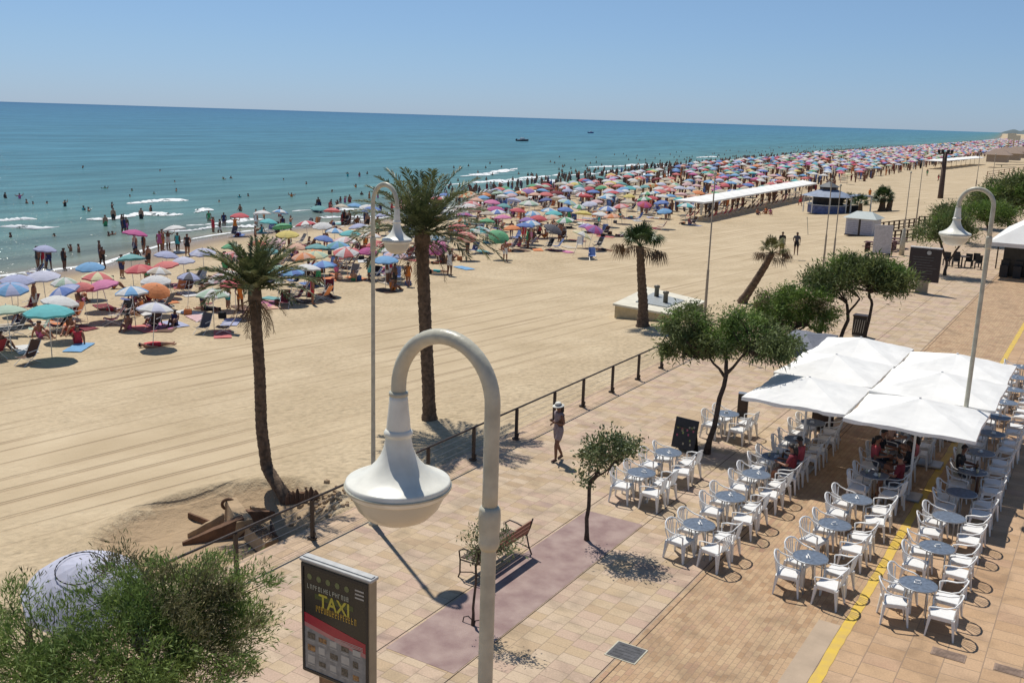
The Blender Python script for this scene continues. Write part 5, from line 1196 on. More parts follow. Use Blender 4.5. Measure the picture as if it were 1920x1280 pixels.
# ------------------------------------------------------------------ the crowd on the beach
LMK = [(400, 'at the left end'), (620, 'behind the short palm'), (770, 'between the date palms'), (960, 'behind the tall palm'), (1150, 'left of the fan palm'), (1340, 'behind the fan palm'), (1540, 'behind the awning row'), (1760, 'beyond the blue kiosk'), (3000, 'at the far right')]
def where(px, v=None, u_=None):
    s = next(t for x, t in LMK if px < x)
    if v is None: return s
    a, b = float(vin(u_)), float(vsh(u_)); r = (a-v)/(a-b)
    d = 'in the front rows' if r < .33 else ('in the middle rows' if r < .66 else 'in the seaward rows')
    return d+' '+s
def umb_mesh(c1, c2=None, R_=1.0, n=8, h=.34, ribs=True, name='beach_umbrella'):
    mb = MB(); V = [(0, 0, h+.02)]; rings = 4
    for i in range(1, rings+1):
        s = i/rings
        for k in range(n*2):
            a = math.pi*k/n; rr = R_*s*(1 if k % 2 == 0 else .955); z = h*(1-s**1.9) - (.0 if k % 2 == 0 else -.028*s)
            V.append((rr*math.cos(a), rr*math.sin(a), z))
    m = n*2; F = []; MI = []
    for k in range(m):
        F.append((0, 1+k, 1+(k+1) % m)); MI.append((k//2) % 2 if c2 else 0)
        for i in range(rings-1):
            F.append((1+i*m+k, 1+(i+1)*m+k, 1+(i+1)*m+(k+1) % m, 1+i*m+(k+1) % m)); MI.append((k//2) % 2 if c2 else 0)
    # valance
    off = len(V); V += [(x*1.005, y*1.005, z-.085) for x, y, z in V[1+(rings-1)*m:1+rings*m]]
    for k in range(m): F.append((1+(rings-1)*m+k, off+k, off+(k+1) % m, 1+(rings-1)*m+(k+1) % m)); MI.append((k//2) % 2 if c2 else 0)
    mb.add(V, F); mb.mi = MI
    return mb.mesh(name, [cloth(c1)]+([cloth(c2)] if c2 else []), False)
UM = {}
def umesh(c1, c2, near):
    k = (c1, c2)
    if k not in UM: UM[k] = umb_mesh(c1, c2)
    return UM[k]
polem = MB().tube([(0, 0, -1.95), (0, 0, .36)], .022, 6).mesh('pole', WHITEP, True)
finm = MB().lathe([(0, .35), (.025, .36), (.02, .42), (0, .44)], n=6).mesh('finial', WHITEP)
ribm = MB()
for k in range(8): a = math.pi*k/4; ribm.tube([(0, 0, .31), (.5*math.cos(a), .5*math.sin(a), .235), (.97*math.cos(a), .97*math.sin(a), .0)], .006, 3, False)
ribm = ribm.mesh('ribs', GREYM)
UMBS = []
def umbrella(p, c1, c2=None, scale=1.0, tilt=None, label=None, near=True, h=2.0):
    "p = ground position; returns the umbrella thing"
    z = sz(p); tx, ty = tilt if tilt else (random.gauss(0, .09), random.gauss(0, .09))
    nm = label or f'{c1 if not c2 else c1+" and "+c2} beach umbrella {where(PR((p[0], p[1], 1.5))[0], p[0], p[1])}'
    if near:
        t_ = thing('beach_umbrella', nm, 'beach umbrella', (p[0], p[1], z+1.92*max(scale, .93)), 0, 'beach umbrellas on the sand')
        t_.rotation_euler = (tx, ty, random.uniform(0, .8)); t_.scale = (scale, scale, max(scale, .93))
        ob('canopy', umesh(c1, c2, True), t_); ob('pole', polem, t_); ob('ribs', ribm, t_); ob('finial', finm, t_)
    else:
        t_ = ob('beach_umbrella', umesh(c1, c2, False), None, (p[0], p[1], z+1.92*max(scale, .93))); t_.rotation_euler = (tx, ty, random.uniform(0, .8)); t_.scale = (scale, scale, max(scale, .93))
        tag(t_, nm, 'beach umbrella', 'beach umbrellas on the sand'); ob('pole', polem, t_)
    UMBS.append((p[0], p[1])); return t_
NEAR = [  # canopy centre in the photo, colours, width scale, tilt
 (91, 582, 'turquoise', None, 1.22, (0, 0)), (12, 581, 'pale green', None, 1.05, None), (112, 563, 'white', None, 1.0, None), (118, 545, 'lavender', 'blue', 1.0, (.35, -.25)), (80, 516, 'pale lavender', None, 1.08, None), (32, 523, 'lavender', None, 1.0, None), (20, 539, 'lavender', 'sky blue', 1.0, None),
 (169, 499, 'sky blue', None, .95, None), (191, 533, 'pink', None, 1.0, (.1, -.2)), (153, 537, 'coral', None, .7, None), (245, 483, 'teal', None, 1.0, None), (262, 503, 'coral', 'red', 1.0, None), (308, 497, 'coral', None, 1.0, None), (298, 508, 'white', 'beige', .8, None), (292, 524, 'white', None, .95, None), (247, 545, 'sky blue', 'white', .98, None),
 (292, 541, 'orange', None, .85, (.3, .3)), (290, 576, 'pale lavender', 'white', .98, None), (355, 518, 'dark grey', 'lavender', .8, None), (343, 488, 'pale lavender', None, .85, None), (312, 477, 'lavender', None, .9, None), (380, 472, 'lavender', 'pale lavender', 1.0, None), (399, 549, 'white', 'pale green', 1.0, (0, 0)), (440, 529, 'red', None, .95, None),
 (419, 517, 'pale pink', 'white', 1.0, (.3, 0)), (438, 479, 'pale pink', 'coral', .85, (.2, .2)), (434, 462, 'green', None, .8, None), (183, 517, 'pale yellow', 'coral', 1.0, None), (121, 528, 'pale green', 'white', .8, None), (574, 502, 'white', None, 1.05, None), (606, 496, 'blue', 'sky blue', 1.0, None), (649, 470, 'coral', 'white', 1.05, (.25, 0)),
 (594, 463, 'teal', None, 1.0, None), (608, 447, 'blue', None, .9, None), (657, 437, 'turquoise', None, 1.0, None), (628, 433, 'sky blue', 'white', .9, None), (648, 450, 'pale pink', 'white', 1.1, None), (695, 441, 'peach', 'white', 1.0, None), (707, 457, 'coral', 'red', .95, None), (729, 468, 'green', 'white', 1.0, None),
 (722, 486, 'sky blue', None, 1.05, None), (742, 476, 'lavender', 'pale pink', 1.0, None), (742, 450, 'white', None, .95, None), (820, 462, 'magenta', 'pink', .95, (.5, .2)), (819, 444, 'sky blue', 'white', .9, None), (874, 442, 'peach', 'coral', 1.0, (.3, .2)), (487, 457, 'coral', 'orange', .9, None), (515, 452, 'pale pink', None, .9, None),
 (524, 505, 'pale green', 'teal', 1.0, None), (545, 509, 'sky blue', 'blue', .95, None), (591, 477, 'pale yellow', 'pale green', 1.0, None), (569, 480, 'orange', 'peach', .9, None), (672, 424, 'lavender', None, 1.0, None), (634, 459, 'teal', 'sky blue', .95, None), (935, 441, 'green', None, 1.0, (.5, .25)), (984, 422, 'blue', None, .95, None), (996, 418, 'sky blue', 'white', 1.0, None),
 (1037, 427, 'dark grey', None, 1.0, (.3, .3)), (1101, 424, 'lavender', 'purple', .95, None), (1114, 428, 'magenta', 'purple', .95, (.3, .2)), (1091, 439, 'pale yellow', 'white', 1.0, (0, .4)), (1094, 399, 'yellow', None, 1.05, None), (1099, 367, 'red', None, 1.1, None), (1240, 379, 'blue', None, 1.05, None), (1246, 395, 'sky blue', None, .95, None),
 (1287, 385, 'turquoise', 'white', 1.2, None), (992, 381, 'pale green', 'white', 1.3, None), (1065, 379, 'sky blue', 'pale green', 1.2, None), (1135, 371, 'white', 'sky blue', 1.2, None), (943, 407, 'pink', None, 1.0, None), (1164, 386, 'pale pink', 'coral', 1.1, None), (1208, 382, 'magenta', 'red', 1.0, (.3, .1)), (1034, 407, 'peach', 'beige', 1.0, None), (913, 414, 'green', None, .9, None),
 (1127, 402, 'white', None, 1.1, None), (1147, 405, 'peach', 'orange', 1.0, None), (500, 470, 'teal', None, .9, None), (555, 462, 'peach', None, .9, None), (690, 470, 'magenta', None, .8, None), (860, 424, 'coral', None, 1.0, None), (900, 430, 'turquoise', 'white', 1.0, None), (960, 427, 'orange', None, .9, None), (1060, 412, 'green', 'white', 1.0, None), (1010, 408, 'red', None, 1.0, None)]
HSC = lambda p: 2.0
for px, py, c1, c2, s, tl in NEAR:
    zc = 0.4
    for _ in range(6):
        p = G(px, py, zc); zc = sz(p)+1.92*max(.86*s, .93)+.1
    tl = tl if tl else (random.gauss(0, .08), random.gauss(0, .08))
    umbrella(p, c1, c2, s*.86, tl)
# the lavender parasol behind the foreground tamarisk
p = G(156, 1086, 2.0)
t_ = thing('beach_umbrella', 'large pale lavender parasol with thin zigzag ring, lower left behind the feathery tamarisk', 'beach umbrella', (p[0], p[1], 1.82), 0, 'beach umbrellas on the sand'); t_.rotation_euler = (R(14), R(10), .2); t_.scale = (.92, .92, 1.3)
ob('canopy', umb_mesh('pale lavender', None, 1.0, 10, .40), t_); ob('pole', polem, t_); ob('ribs', ribm, t_)
zz = MB(); n = 48
zz.tube([(.40*math.cos(a), .40*math.sin(a), .40*(1-.40**1.9)+.025+.004*(k % 2)) for k, a in enumerate(np.linspace(0, 2*math.pi, n+1))], [.012 if k % 2 else .006 for k in range(n+1)], 4, False); zz.build('zigzag_trim', cloth('black'), t_)

CLS = [('white', None), ('red', None), ('coral', None), ('pink', None), ('sky blue', None), ('blue', None), ('navy blue', None), ('green', None), ('turquoise', None), ('yellow', None), ('orange', None), ('peach', None), ('lavender', None), ('purple', None), ('magenta', None), ('pale pink', None), ('beige', None),
       ('teal', None), ('white', 'red'), ('blue', 'white'), ('pale pink', 'coral'), ('green', 'white'), ('pale yellow', 'orange'), ('sky blue', 'white'), ('magenta', 'purple'), ('pale green', None), ('pale lavender', None), ('maroon', None)]
WTS = np.array([4.4, 1.3, 1.6, 1.4, 1.3, 1.0, .8, .7, .8, .6, .5, 1.3, 1.5, .5, .6, 2.0, 2.6, .9, .9, .8, 1.2, .6, .7, 1.1, .4, 1.0, 1.6, .8]); WTS /= WTS.sum()
rg = np.random.default_rng(21)
AW0 = (GS(1322, 380, 2.2), GS(1532, 344, 2.2)); AW1 = (GS(1768, 303, 2.3), GS(1848, 296, 2.3))
cand = []
for u_ in np.arange(12, 640, 2.75):
    a, b = float(vin(u_))-(4.0 if u_ < 85 else 1.5), float(vsh(u_))+2.5
    for v in np.arange(b, a, 3.2):
        x, y = v+rg.uniform(-.9, .9), u_+rg.uniform(-.8, .8)
        if u_ < 78 and v < a-12 and rg.random() < .35: continue
        if rg.random() < (.30 if u_ < 80 else .22 if u_ < 130 else .40): continue
        if AW0[0][1]-2 < y < AW0[1][1]+2 and x > np.interp(y, [AW0[0][1], AW0[1][1]], [AW0[0][0], AW0[1][0]])-5.2: continue
        if AW1[0][1]-2 < y < AW1[1][1]+2 and x > np.interp(y, [AW1[0][1], AW1[1][1]], [AW1[0][0], AW1[1][0]])-6: continue
        px, py = PR((x, y, 2)); 
        if px < -30 or px > 1900: continue
        if y < 52:
            # the nearer rows are laid out by hand
            if px < 480 and (x > b+7 or rg.random() < .75): continue
        if any((x-q[0])**2+(y-q[1])**2 < 5.8 for q in UMBS): continue
        cand.append((x, y))
cand.sort(key=lambda p: (p[0]-CAM[0])**2+(p[1]-CAM[1])**2)
nu = 300-len(UMBS)-1
for i, p in enumerate(cand[:nu]):
    c1, c2 = CLS[rg.choice(len(CLS), p=WTS)]; umbrella(p, c1, c2, rg.uniform(.74, .98), None, None, near=(i < 90))
# beyond them, all the rest as one mass
def mass(name, items, label, cat, prim):
    mats = []; V = []; F = []; MI = []
    for (x, y, z, c, s) in items:
        if c not in mats: mats.append(c)
        pv, pf = prim(s); n0 = len(V)
        V += [(x+a, y+b, z+d) for a, b, d in pv]; F += [tuple(n0+i for i in f) for f in pf]; MI += [mats.index(c)]*len(pf)
    me = bpy.data.meshes.new(name); me.from_pydata(V, [], F)
    for c in mats: me.materials.append(c)
    me.polygons.foreach_set('material_index', MI); me.update(); o = ob(name, me); o['kind'] = 'stuff'; tag(o, label, cat); return o
def cone(s):
    n = 8; V = [(0, 0, .36*s)]+[(s*math.cos(2*math.pi*k/n), s*math.sin(2*math.pi*k/n), 0) for k in range(n)]+[(s*math.cos(2*math.pi*k/n), s*math.sin(2*math.pi*k/n), -.1) for k in range(n)]
    V += [(.03, 0, 0), (-.03, .03, 0), (-.03, -.03, 0), (.03, 0, -2), (-.03, .03, -2), (-.03, -.03, -2)]; b = 1+2*n
    return V, [(0, 1+k, 1+(k+1) % n) for k in range(n)]+[(1+k, 1+n+k, 1+n+(k+1) % n, 1+(k+1) % n) for k in range(n)]+[(b, b+1, b+4, b+3), (b+1, b+2, b+5, b+4), (b+2, b, b+3, b+5)]
items = []
rest = cand[nu:]
for u_ in np.arange(640, 1700, 7):
    a, b = float(vin(u_)), float(vsh(u_))+4
    for v in np.arange(b, a, 8): rest.append((v+rg.uniform(-2, 2), u_+rg.uniform(-2, 2)))
for x, y in rest:
    items.append((x, y, sz((x, y))+1.9, cloth(CLS[rg.choice(len(CLS), p=WTS)][0]), rg.uniform(.75, 1.05)*(1.0 if y < 640 else 1.4)))
mass('distant_umbrellas', items, 'packed mass of tiny coloured umbrellas running to the far end of the beach', 'beach umbrellas', cone)

# people: hand placed first (feet in the photo, pose, place)
NP_ = 0
def person(p, pose, col=None, kind=None, skin=None, rz=None, sink=0.0, label=None, sc_=None, place=''):
    global NP_
    col = col or rg.choice(list(SWIM)); kind = kind or rg.choice(['trunks', 'bikini', 'trunks', 'swimsuit']); skin = int(rg.choice([0, 1, 1, 0, 2])) if skin is None else skin
    me = person_mesh(pose, skin, str(col), str(kind)); z = SEA-sink if sink > 0 else sz(p)
    o = ob('person', me, None, (p[0], p[1], z)); o.rotation_euler = (0, 0, rg.uniform(0, 6.28) if rz is None else rz); s = sc_ or rg.uniform(.9, 1.06); o.scale = (s,)*3
    pt = {'stand': 'standing', 'relax': 'standing', 'walk': 'walking', 'armsup': 'arms raised', 'sit': 'sitting', 'chair': 'sitting', 'lie': 'lying'}[pose]
    w_ = {'trunks': 'trunks', 'bikini': 'bikini', 'swimsuit': 'swimsuit', 'tshirt': 'T-shirt'}[str(kind)]
    if sink > 1.1: lb = f'bather deep in the sea, head and shoulders out, {where(PR((p[0], p[1], 0))[0])}'
    else: lb = f'person in {col} {w_} {pt} {place}, {where(PR((p[0], p[1], 0))[0])}'
    tag(o, label or lb, 'person', 'bathers in the sea' if sink > 0 else 'people on the beach'); NP_ += 1; return o
def sea(px, py, sink=.5, pose=None, **k):
    "px,py: where the body meets the water"
    p = G(px, py, SEA); d = vsh(p[1])-p[0]
    return person(p, pose or str(rg.choice(['stand', 'relax', 'walk', 'armsup'])), sink=sink, place='in the water' if sink < .9 else 'waist deep', **k)
for px, py, s in ((10, 372, .9), (37, 373, 1.0), (50, 381, 1.25), (62, 382, 1.25), (88, 381, 1.3), (122, 387, .9), (157, 394, 1.1), (166, 396, 1.3), (210, 390, 1.1), (198, 424, .55), (213, 412, .5), (229, 424, .5), (233, 436, .3), (237, 430, .45), (265, 410, .6), (283, 399, .8), (204, 443, 1.1), (211, 441, 1.2),
                  (102, 443, 1.25), (133, 471, 1.0), (148, 472, 1.1), (155, 315, 1.3), (300, 321, 1.35), (197, 354, 1.35), (433, 335, 1.3), (449, 370, 1.3), (400, 434, .35), (413, 436, .3), (441, 434, .3), (480, 414, .35), (495, 411, .4), (530, 432, .3), (545, 434, .2), (643, 424, .25), (655, 420, .25), (652, 331, .9), (674, 331, .9), (586, 425, .8), (20, 445, 1.2)):
    sea(px, py, s)
for px, py, pose, c, k in ((72, 505, 'stand', 'black', 'bikini'), (83, 504, 'relax', 'red', 'swimsuit'), (92, 506, 'walk', 'navy', 'trunks'), (121, 506, 'relax', 'black', 'swimsuit'), (188, 492, 'stand', 'navy', 'trunks'), (193, 503, 'walk', 'black', 'trunks'), (254, 480, 'stand', 'navy', 'trunks'), (270, 476, 'relax', 'black', 'bikini'),
                          (279, 500, 'stand', 'black', 'trunks'), (229, 520, 'relax', 'navy', 'trunks'), (316, 468, 'armsup', 'white', 'trunks'), (305, 470, 'relax', 'orange', 'trunks'), (352, 480, 'relax', 'black', 'bikini'), (740, 540, 'relax', 'black', 'trunks'), (765, 537, 'walk', 'orange', 'bikini'), (1500, 386, 'walk', 'red', 'trunks'), (1420, 403, 'sit', 'navy', 'trunks'), (1436, 401, 'sit', 'orange', 'bikini'), (1444, 402, 'sit', 'pink', 'swimsuit'),
                          (1759, 340, 'walk', 'red', 'trunks'), (1738, 330, 'stand', 'green', 'trunks'), (1630, 372, 'stand', 'orange', 'tshirt')):
    p = GS(px, py)
    person(p, pose, c, k, place='on the sand')
p = GS(147, 645); person(p, 'sit', 'red', 'swimsuit', 0, R(60), label='person in red sitting on a blue towel at the front left of the sand')
p = GS(291, 612); person(p, 'sit', 'black', 'bikini', 1, R(90), label='person sitting on the pink and lilac towels on the open sand')
p = GS(250, 588); person(p, 'sit', 'black', 'bikini', 1, R(190), label='darker person sitting below the blue and white umbrella'); p = GS(262, 586); person(p, 'sit', 'orange', 'bikini', 0, R(120), label='lighter person sitting below the blue and white umbrella')
p = GS(615, 556); person(p, 'lie', 'black', 'bikini', 1, R(60), label='person lying on a towel in front of the dark group left of the thin lamp')

# towels, beach chairs, bags
tw = {}
def towel(p, c, rz, L_=1.8, w_=.85, label=None):
    k = (c, L_)
    if k not in tw:
        n = 8; V = []; r_ = np.random.default_rng(3)
        for j in range(n+1):
            for i in range(5): V.append((-w_/2+w_*i/4, -L_/2+L_*j/n, .02+.02*r_.random()))
        F = [(j*5+i, j*5+i+1, (j+1)*5+i+1, (j+1)*5+i) for j in range(n) for i in range(4)]
        mb = MB().add(V, F); V2 = [(x, y, .0) for x, y, z in V]; 
        tw[k] = mb.mesh('towel', cloth(c))
    o = ob('towel', tw[k], None, (p[0], p[1], sz(p)+.012)); o.rotation_euler = (0, 0, rz)
    tag(o, label or f'{c} towel spread on the sand {where(PR((p[0], p[1], 0))[0], p[0], p[1])}', 'towel', 'towels on the sand'); return o
bc = {}
def beach_chair(p, c, rz, label=None):
    if c not in bc:
        f = MB()
        for s in (-.27, .27): f.tube([(s, .55, 0), (s, -.15, .36)], .014, 5); f.tube([(s, -.45, 0), (s, .45, .38)], .014, 5); f.tube([(s, -.15, .34), (s, -.55, .95)], .014, 5); f.tube([(s, -.35, .58), (s, .25, .55)], .018, 5)
        g_ = MB(); g_.add([(-.26, .5, .36), (.26, .5, .36), (.26, .15, .31), (-.26, .15, .31), (.26, -.17, .33), (-.26, -.17, .33), (.26, -.56, .94), (-.26, -.56, .94)], [(0, 1, 2, 3), (3, 2, 4, 5), (5, 4, 6, 7)])
        bc[c] = (f.mesh('frame', WHITEP), g_.mesh('fabric', cloth(c)))
    t_ = thing('beach_chair', label or f'folding beach chair in {c} fabric {where(PR((p[0], p[1], 0))[0], p[0], p[1])}', 'beach chair', (p[0], p[1], sz(p)), rz, 'folding beach chairs')
    ob('frame', bc[c][0], t_); ob('fabric', bc[c][1], t_); return t_
bgm = {}
def bag(p, c):
    if c not in bgm:
        m = MB(); m.box(-.2, .2, -.13, .13, 0, .3, .03); m.tube([(-.12, 0, .29), (-.08, 0, .44), (.08, 0, .44), (.12, 0, .29)], .012, 5, False); bgm[c] = m.mesh('beach_bag', cloth(c))
    o = ob('beach_bag', bgm[c], None, (p[0], p[1], sz(p)+.01)); o.rotation_euler = (0, 0, rg.uniform(0, 3)); tag(o, f'{c} beach bag on the sand {where(PR((p[0], p[1], 0))[0], p[0], p[1])}', 'bag', 'beach bags'); return o
for px, py, c, rz, lab_ in ((272, 617, 'coral', 1.3, 'coral pink towel on the open sand, left of the lilac one'), (300, 613, 'pink', 1.35, 'pink towel in the middle on the open sand'), (328, 608, 'lavender', 1.3, 'lilac towel on the open sand, right of the pink ones'), (148, 652, 'sky blue', .6, 'blue towel under the person in red at front left'), (372, 597, 'pale pink', 1.2, 'pale pink towel left of the lone white umbrella'),
                            (195, 576, 'maroon', 1.2, 'dark red towel on the sand below the pink umbrella'), (455, 578, 'brown', 1.2, 'brown towel left of the short palm trunk'), (600, 557, 'beige', 1.2, 'sand coloured towel with a lying person'), (352, 552, 'white', 1.2, 'white towel alone between the orange and white umbrellas'), (870, 503, 'sky blue', 1.2, 'sky blue towel right of the tall palm trunk'),
                            (1040, 470, 'maroon', 1.2, 'dark red towel on the sand left of the fan palm'), (1060, 472, 'pink', 1.1, 'pink towel on the sand left of the fan palm'), (500, 575, 'peach', 1.2, 'peach towel just right of the short palm trunk')):
    p = GS(px, py); towel(p, c, rz, label=lab_)
for px, py, c, rz, lab_ in ((10, 632, 'dark grey', 2.6, 'dark chair at the left edge, left one of a pair'), (30, 630, 'black', 2.9, 'black chair at the left edge, right one of a pair'), (76, 628, 'pale green', 2.7, 'pale green chair in the shade of the turquoise umbrella'), (112, 622, 'maroon', 2.4, 'dark red chair in the shade of the turquoise umbrella'), (125, 600, 'brown', 2.4, 'brown chair behind the turquoise umbrella')):
    p = GS(px, py); beach_chair(p, c, rz, lab_)
KC = ['maroon', 'dark grey', 'blue', 'brown', 'brown', 'white', 'maroon', 'black', 'navy blue', 'dark grey', 'orange']
ulist = sorted(UMBS, key=lambda p: (p[0]-CAM[0])**2+(p[1]-CAM[1])**2)
nchair = ntow = nbag = 0
for i, (x, y) in enumerate(ulist[:215]):
    k = int(rg.choice([1, 1, 2, 2, 3, 3, 4]))
    if y < 24 and x < -25: k = min(k, 2)
    for j in range(k):
        a = rg.uniform(0, 6.28); r_ = rg.uniform(.4, 1.4); p = (x+.3+r_*math.cos(a), y-.5+r_*math.sin(a)); t = rg.random()
        if t < .50 and NP_ < 215: person(p, str(rg.choice(['sit', 'sit', 'lie', 'stand', 'relax'])), place='by umbrellas')
        elif t < .85 and nchair < 230: beach_chair(p, str(rg.choice(KC)), rg.uniform(1.5, 3.8)); nchair += 1
        elif nbag < 60: bag(p, str(rg.choice(KC))); nbag += 1
    if rg.random() < .45 and ntow < 80: towel((x+rg.uniform(-1.3, 1.6), y+rg.uniform(-1.6, .6)), str(rg.choice(['maroon', 'coral', 'brown', 'pink', 'blue', 'white', 'beige', 'lavender', 'orange', 'teal'])), rg.uniform(.6, 1.8)); ntow += 1
# bathers along the water, nearer ones one by one
bath = []
for u_ in np.arange(55, 700, .62):
    if rg.random() < .55*min(1, (u_-40)/60)+.25:
        o_ = abs(rg.normal())*13+rg.uniform(-2, 3) if rg.random() < .8 else rg.uniform(5, 55); s = float(vsh(u_)); bath.append((s-o_, u_, o_))
bath.sort(key=lambda p: (p[0]-CAM[0])**2+(p[1]-CAM[1])**2)
kk = 0; restp = []
for v, u_, o_ in bath:
    px = PR((v, u_, -1))[0]
    if px > 1905 or px < 200: continue
    if NP_ < 300:
        if o_ < 0: person((v, u_), str(rg.choice(['stand', 'relax', 'walk'])), place='at the waterline')
        else: person((v, u_), str(rg.choice(['stand', 'relax', 'walk', 'armsup'])), sink=min(1.25, .1+o_*.045), place='in the water')
    else: restp.append((v, u_, o_))
def figure(s):
    V = []; 
    for z, r_ in ((0, .13), (.5, .16), (.9, .2), (1.35, .24), (1.45, .08), (1.55, .11), (1.7, .07)):
        V += [(r_*math.cos(a), r_*.7*math.sin(a), z) for a in (0, 1.26, 2.51, 3.77, 5.03)]
    return V, [(i*5+k, i*5+(k+1) % 5, (i+1)*5+(k+1) % 5, (i+1)*5+k) for i in range(6) for k in range(5)]+[(30, 31, 32, 33, 34)]
items = [(v, u_, (SEA-min(1.2, .1+o_*.045)) if o_ > 0 else sz((v, u_)), SKIN[int(rg.choice([0, 1, 1]))], 1) for v, u_, o_ in restp]
for u_ in np.arange(95, 1500, .8):
    a, b = float(vin(u_)), float(vsh(u_))
    for _ in range(4 if u_ < 400 else 2):
        v = rg.uniform(b-12, a); items.append((v, u_, SEA-.4 if v < b else sz((v, u_)), SKIN[1] if rg.random() < .6 else cloth(str(rg.choice(KC))), 1))
mass('distant_crowd', items, 'far off crowd of tiny bathers and sunbathers along the shore', 'crowd', figure)

# rows of joined white awnings on the sand
def awning(y0, y1, x0, x1, label, z=2.25):
    cx, cy = (x0+x1)/2, (y0+y1)/2; t_ = thing('beach_awning', label, 'awning', (cx, cy, sz((cx, cy))), 0, 'joined white awnings on the sand'); a, b_ = (x1-x0)/2, (y1-y0)/2
    V = [(-a, -b_, z), (a, -b_, z), (a, b_, z), (-a, b_, z), (0, 0, z+.45)]; V += [(x*1.003, y_*1.003, z-.18) for x, y_, z in V[:4]]
    MB().add(V, [(0, 1, 4), (1, 2, 4), (2, 3, 4), (3, 0, 4), (0, 5, 6, 1), (1, 6, 7, 2), (2, 7, 8, 3), (3, 8, 5, 0)]).build('canopy', WHITEC, t_)
    MB().tube([(0, 0, 0), (0, 0, z+.4)], .05, 6).build('pole', WOODD, t_)
NAW = 14; stp = (AW0[1][1]-AW0[0][1])/NAW
for i in range(NAW):
    y0 = AW0[0][1]+i*stp; x1 = float(np.interp(y0+stp/2, [AW0[0][1], AW0[1][1]], [AW0[0][0], AW0[1][0]])); nm_ = ordn[i] if i < 12 else ['thirteenth', 'last'][i-12]
    awning(y0, y0+stp-.06, x1-3.6, x1, f'{nm_} joined white awning from the near end of the long beach row')
    for s in (-1, 1):
        for e in (-.9, .9):
            if rg.random() < .85 and nchair < 290:
                beach_chair((x1-1.7+s*1.1, y0+stp/2+e), str(rg.choice(['maroon', 'brown', 'red', 'dark grey'])), R(90)+rg.uniform(-.2, .2), f'{"seaward" if s < 0 else "inland"} {"nearer" if e < 0 else "farther"} chair under the {nm_} awning of the long row'); nchair += 1
for i in range(9):
    st1 = (AW1[1][1]-AW1[0][1])/9; y0 = AW1[0][1]+i*st1; x1 = float(np.interp(y0, [AW1[0][1], AW1[1][1]], [AW1[0][0], AW1[1][0]])); awning(y0, y0+st1-.1, x1-5, x1, f'{ordn[i]} far joined white awning of the small row near the horizon', 2.4)

# boats and the jet ski
def boat(px, py, L_, label, col):
    p = G(px, py, SEA); t_ = thing('motor_boat', label, 'boat', (p[0], p[1], SEA), R(70), 'small motor boats')
    n = 9; V = []
    for i in range(n):
        s = i/(n-1); w_ = L_*.18*(1-max(0, (s-.45)/.55)**2); x = (s-.5)*L_
        V += [(x, -w_*.5, -.1), (x, w_*.5, -.1), (x, w_, .75+.35*s), (x, -w_, .75+.35*s)]
    F = [(i*4+k, (i+1)*4+k, (i+1)*4+(k+1) % 4, i*4+(k+1) % 4) for i in range(n-1) for k in range(4)]+[(3, 2, 1, 0)]
    MB().add(V, F).build('hull', mat(col+' hull', PAL[col], .4), t_); MB().box(-L_*.15, L_*.12, -L_*.1, L_*.1, .8, 1.7, .05).build('cabin', WHITEP, t_); MB().box(-L_*.02, L_*.125, -L_*.09, L_*.09, 1.25, 1.6).build('windscreen', BLACKM, t_)
    MB().box(-L_*.55, -L_*.48, -.2, .2, .3, 1.2).build('outboard_motor', BLACKM, t_)
boat(980, 265, 7.5, 'small dark motor boat well offshore, left of the other boat', 'dark grey'); boat(1108, 250, 6.5, 'tiny boat near the horizon, right of the other boat', 'navy blue')
p = G(597, 397, SEA); t_ = thing('jet_ski', 'dark navy jet ski resting in the shallow foam behind the date palms', 'jet ski', (p[0], p[1], SEA), R(-35))
m = MB(); n = 7; V = []
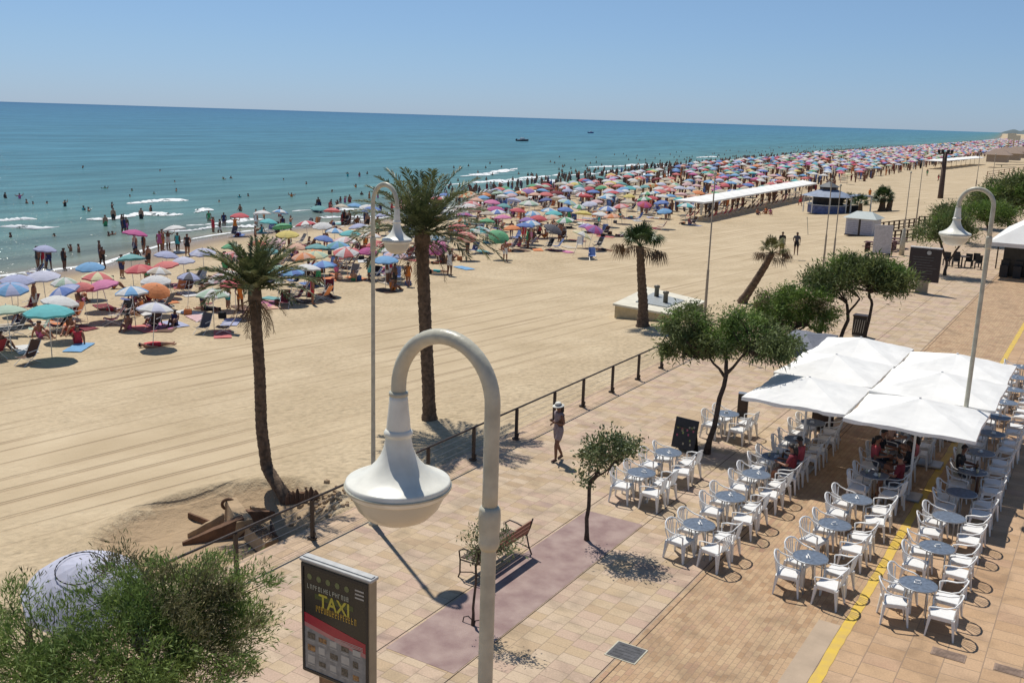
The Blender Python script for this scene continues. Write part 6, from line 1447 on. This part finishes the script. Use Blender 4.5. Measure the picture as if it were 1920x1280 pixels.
for i in range(n):
    s = i/(n-1); x = (s-.5)*2.9; w_ = .55*(1-max(0, (s-.4)/.6)**2)+.03; V += [(x, -w_*.5, 0), (x, w_*.5, 0), (x, w_, .45+.12*s), (x, -w_, .45+.12*s)]
m.add(V, [(i*4+k, (i+1)*4+k, (i+1)*4+(k+1) % 4, i*4+(k+1) % 4) for i in range(n-1) for k in range(4)]+[(3, 2, 1, 0)]); m.build('hull', mat('navy hull', (.015, .02, .07), .35), t_)
m = MB(); m.box(-1.1, .1, -.2, .2, .5, .85, .05); m.build('seat', BLACKM, t_); m = MB(); m.obox((.45, 0, .85), (.25, 0, .12), (0, .2, 0), (-.1, 0, .22)); m.build('cowling', mat('navy hull', (.015, .02, .07)), t_); MB().tube([(.25, -.35, 1.12), (.3, 0, 1.08), (.25, .35, 1.12)], .03, 6).build('handlebar', BLACKM, t_)
person((p[0], p[1]), 'walk', 'navy', 'trunks', 1, R(55), sink=0.05, label='person beside the jet ski in the shallow foam')
p_ = GS(1515, 440); t_ = thing('marker_pole', 'thin pale slanting stick standing on the open sand left of the hut', 'pole', p_); t_.rotation_euler = (0, R(-8), 0)
MB().tube([(0, 0, 0), (0, 0, 1.6)], .03, 6).build('stick', CREAMM, t_); MB().tube([(0, 0, 1.6), (0, 0, 1.7)], .05, 6).build('knob', CREAMM, t_)

# ------------------------------------------------------------------ names that share a label get told apart where few share it
byl = {}
for o in COL.objects:
    if o.parent is None and 'category' in o.keys(): byl.setdefault(o['label'], []).append(o)
def o_px(o): return PR(o.location)[0]
NUM = {2: ['left one', 'right one'], 3: ['leftmost', 'middle one', 'rightmost'], 4: ['leftmost', 'second from left', 'second from right', 'rightmost'], 5: ['leftmost', 'second from left', 'middle one', 'second from right', 'rightmost'], 6: ['leftmost', 'second from left', 'third from left', 'third from right', 'second from right', 'rightmost']}
for l, os_ in byl.items():
    if 2 <= len(os_) <= 6:
        os_.sort(key=o_px)
        for o, t in zip(os_, NUM[len(os_)]):
            w0 = l.split(); 
            if len(w0)+len(t.split()) <= 16: o['label'] = l+', '+t
            else: o['label'] = l
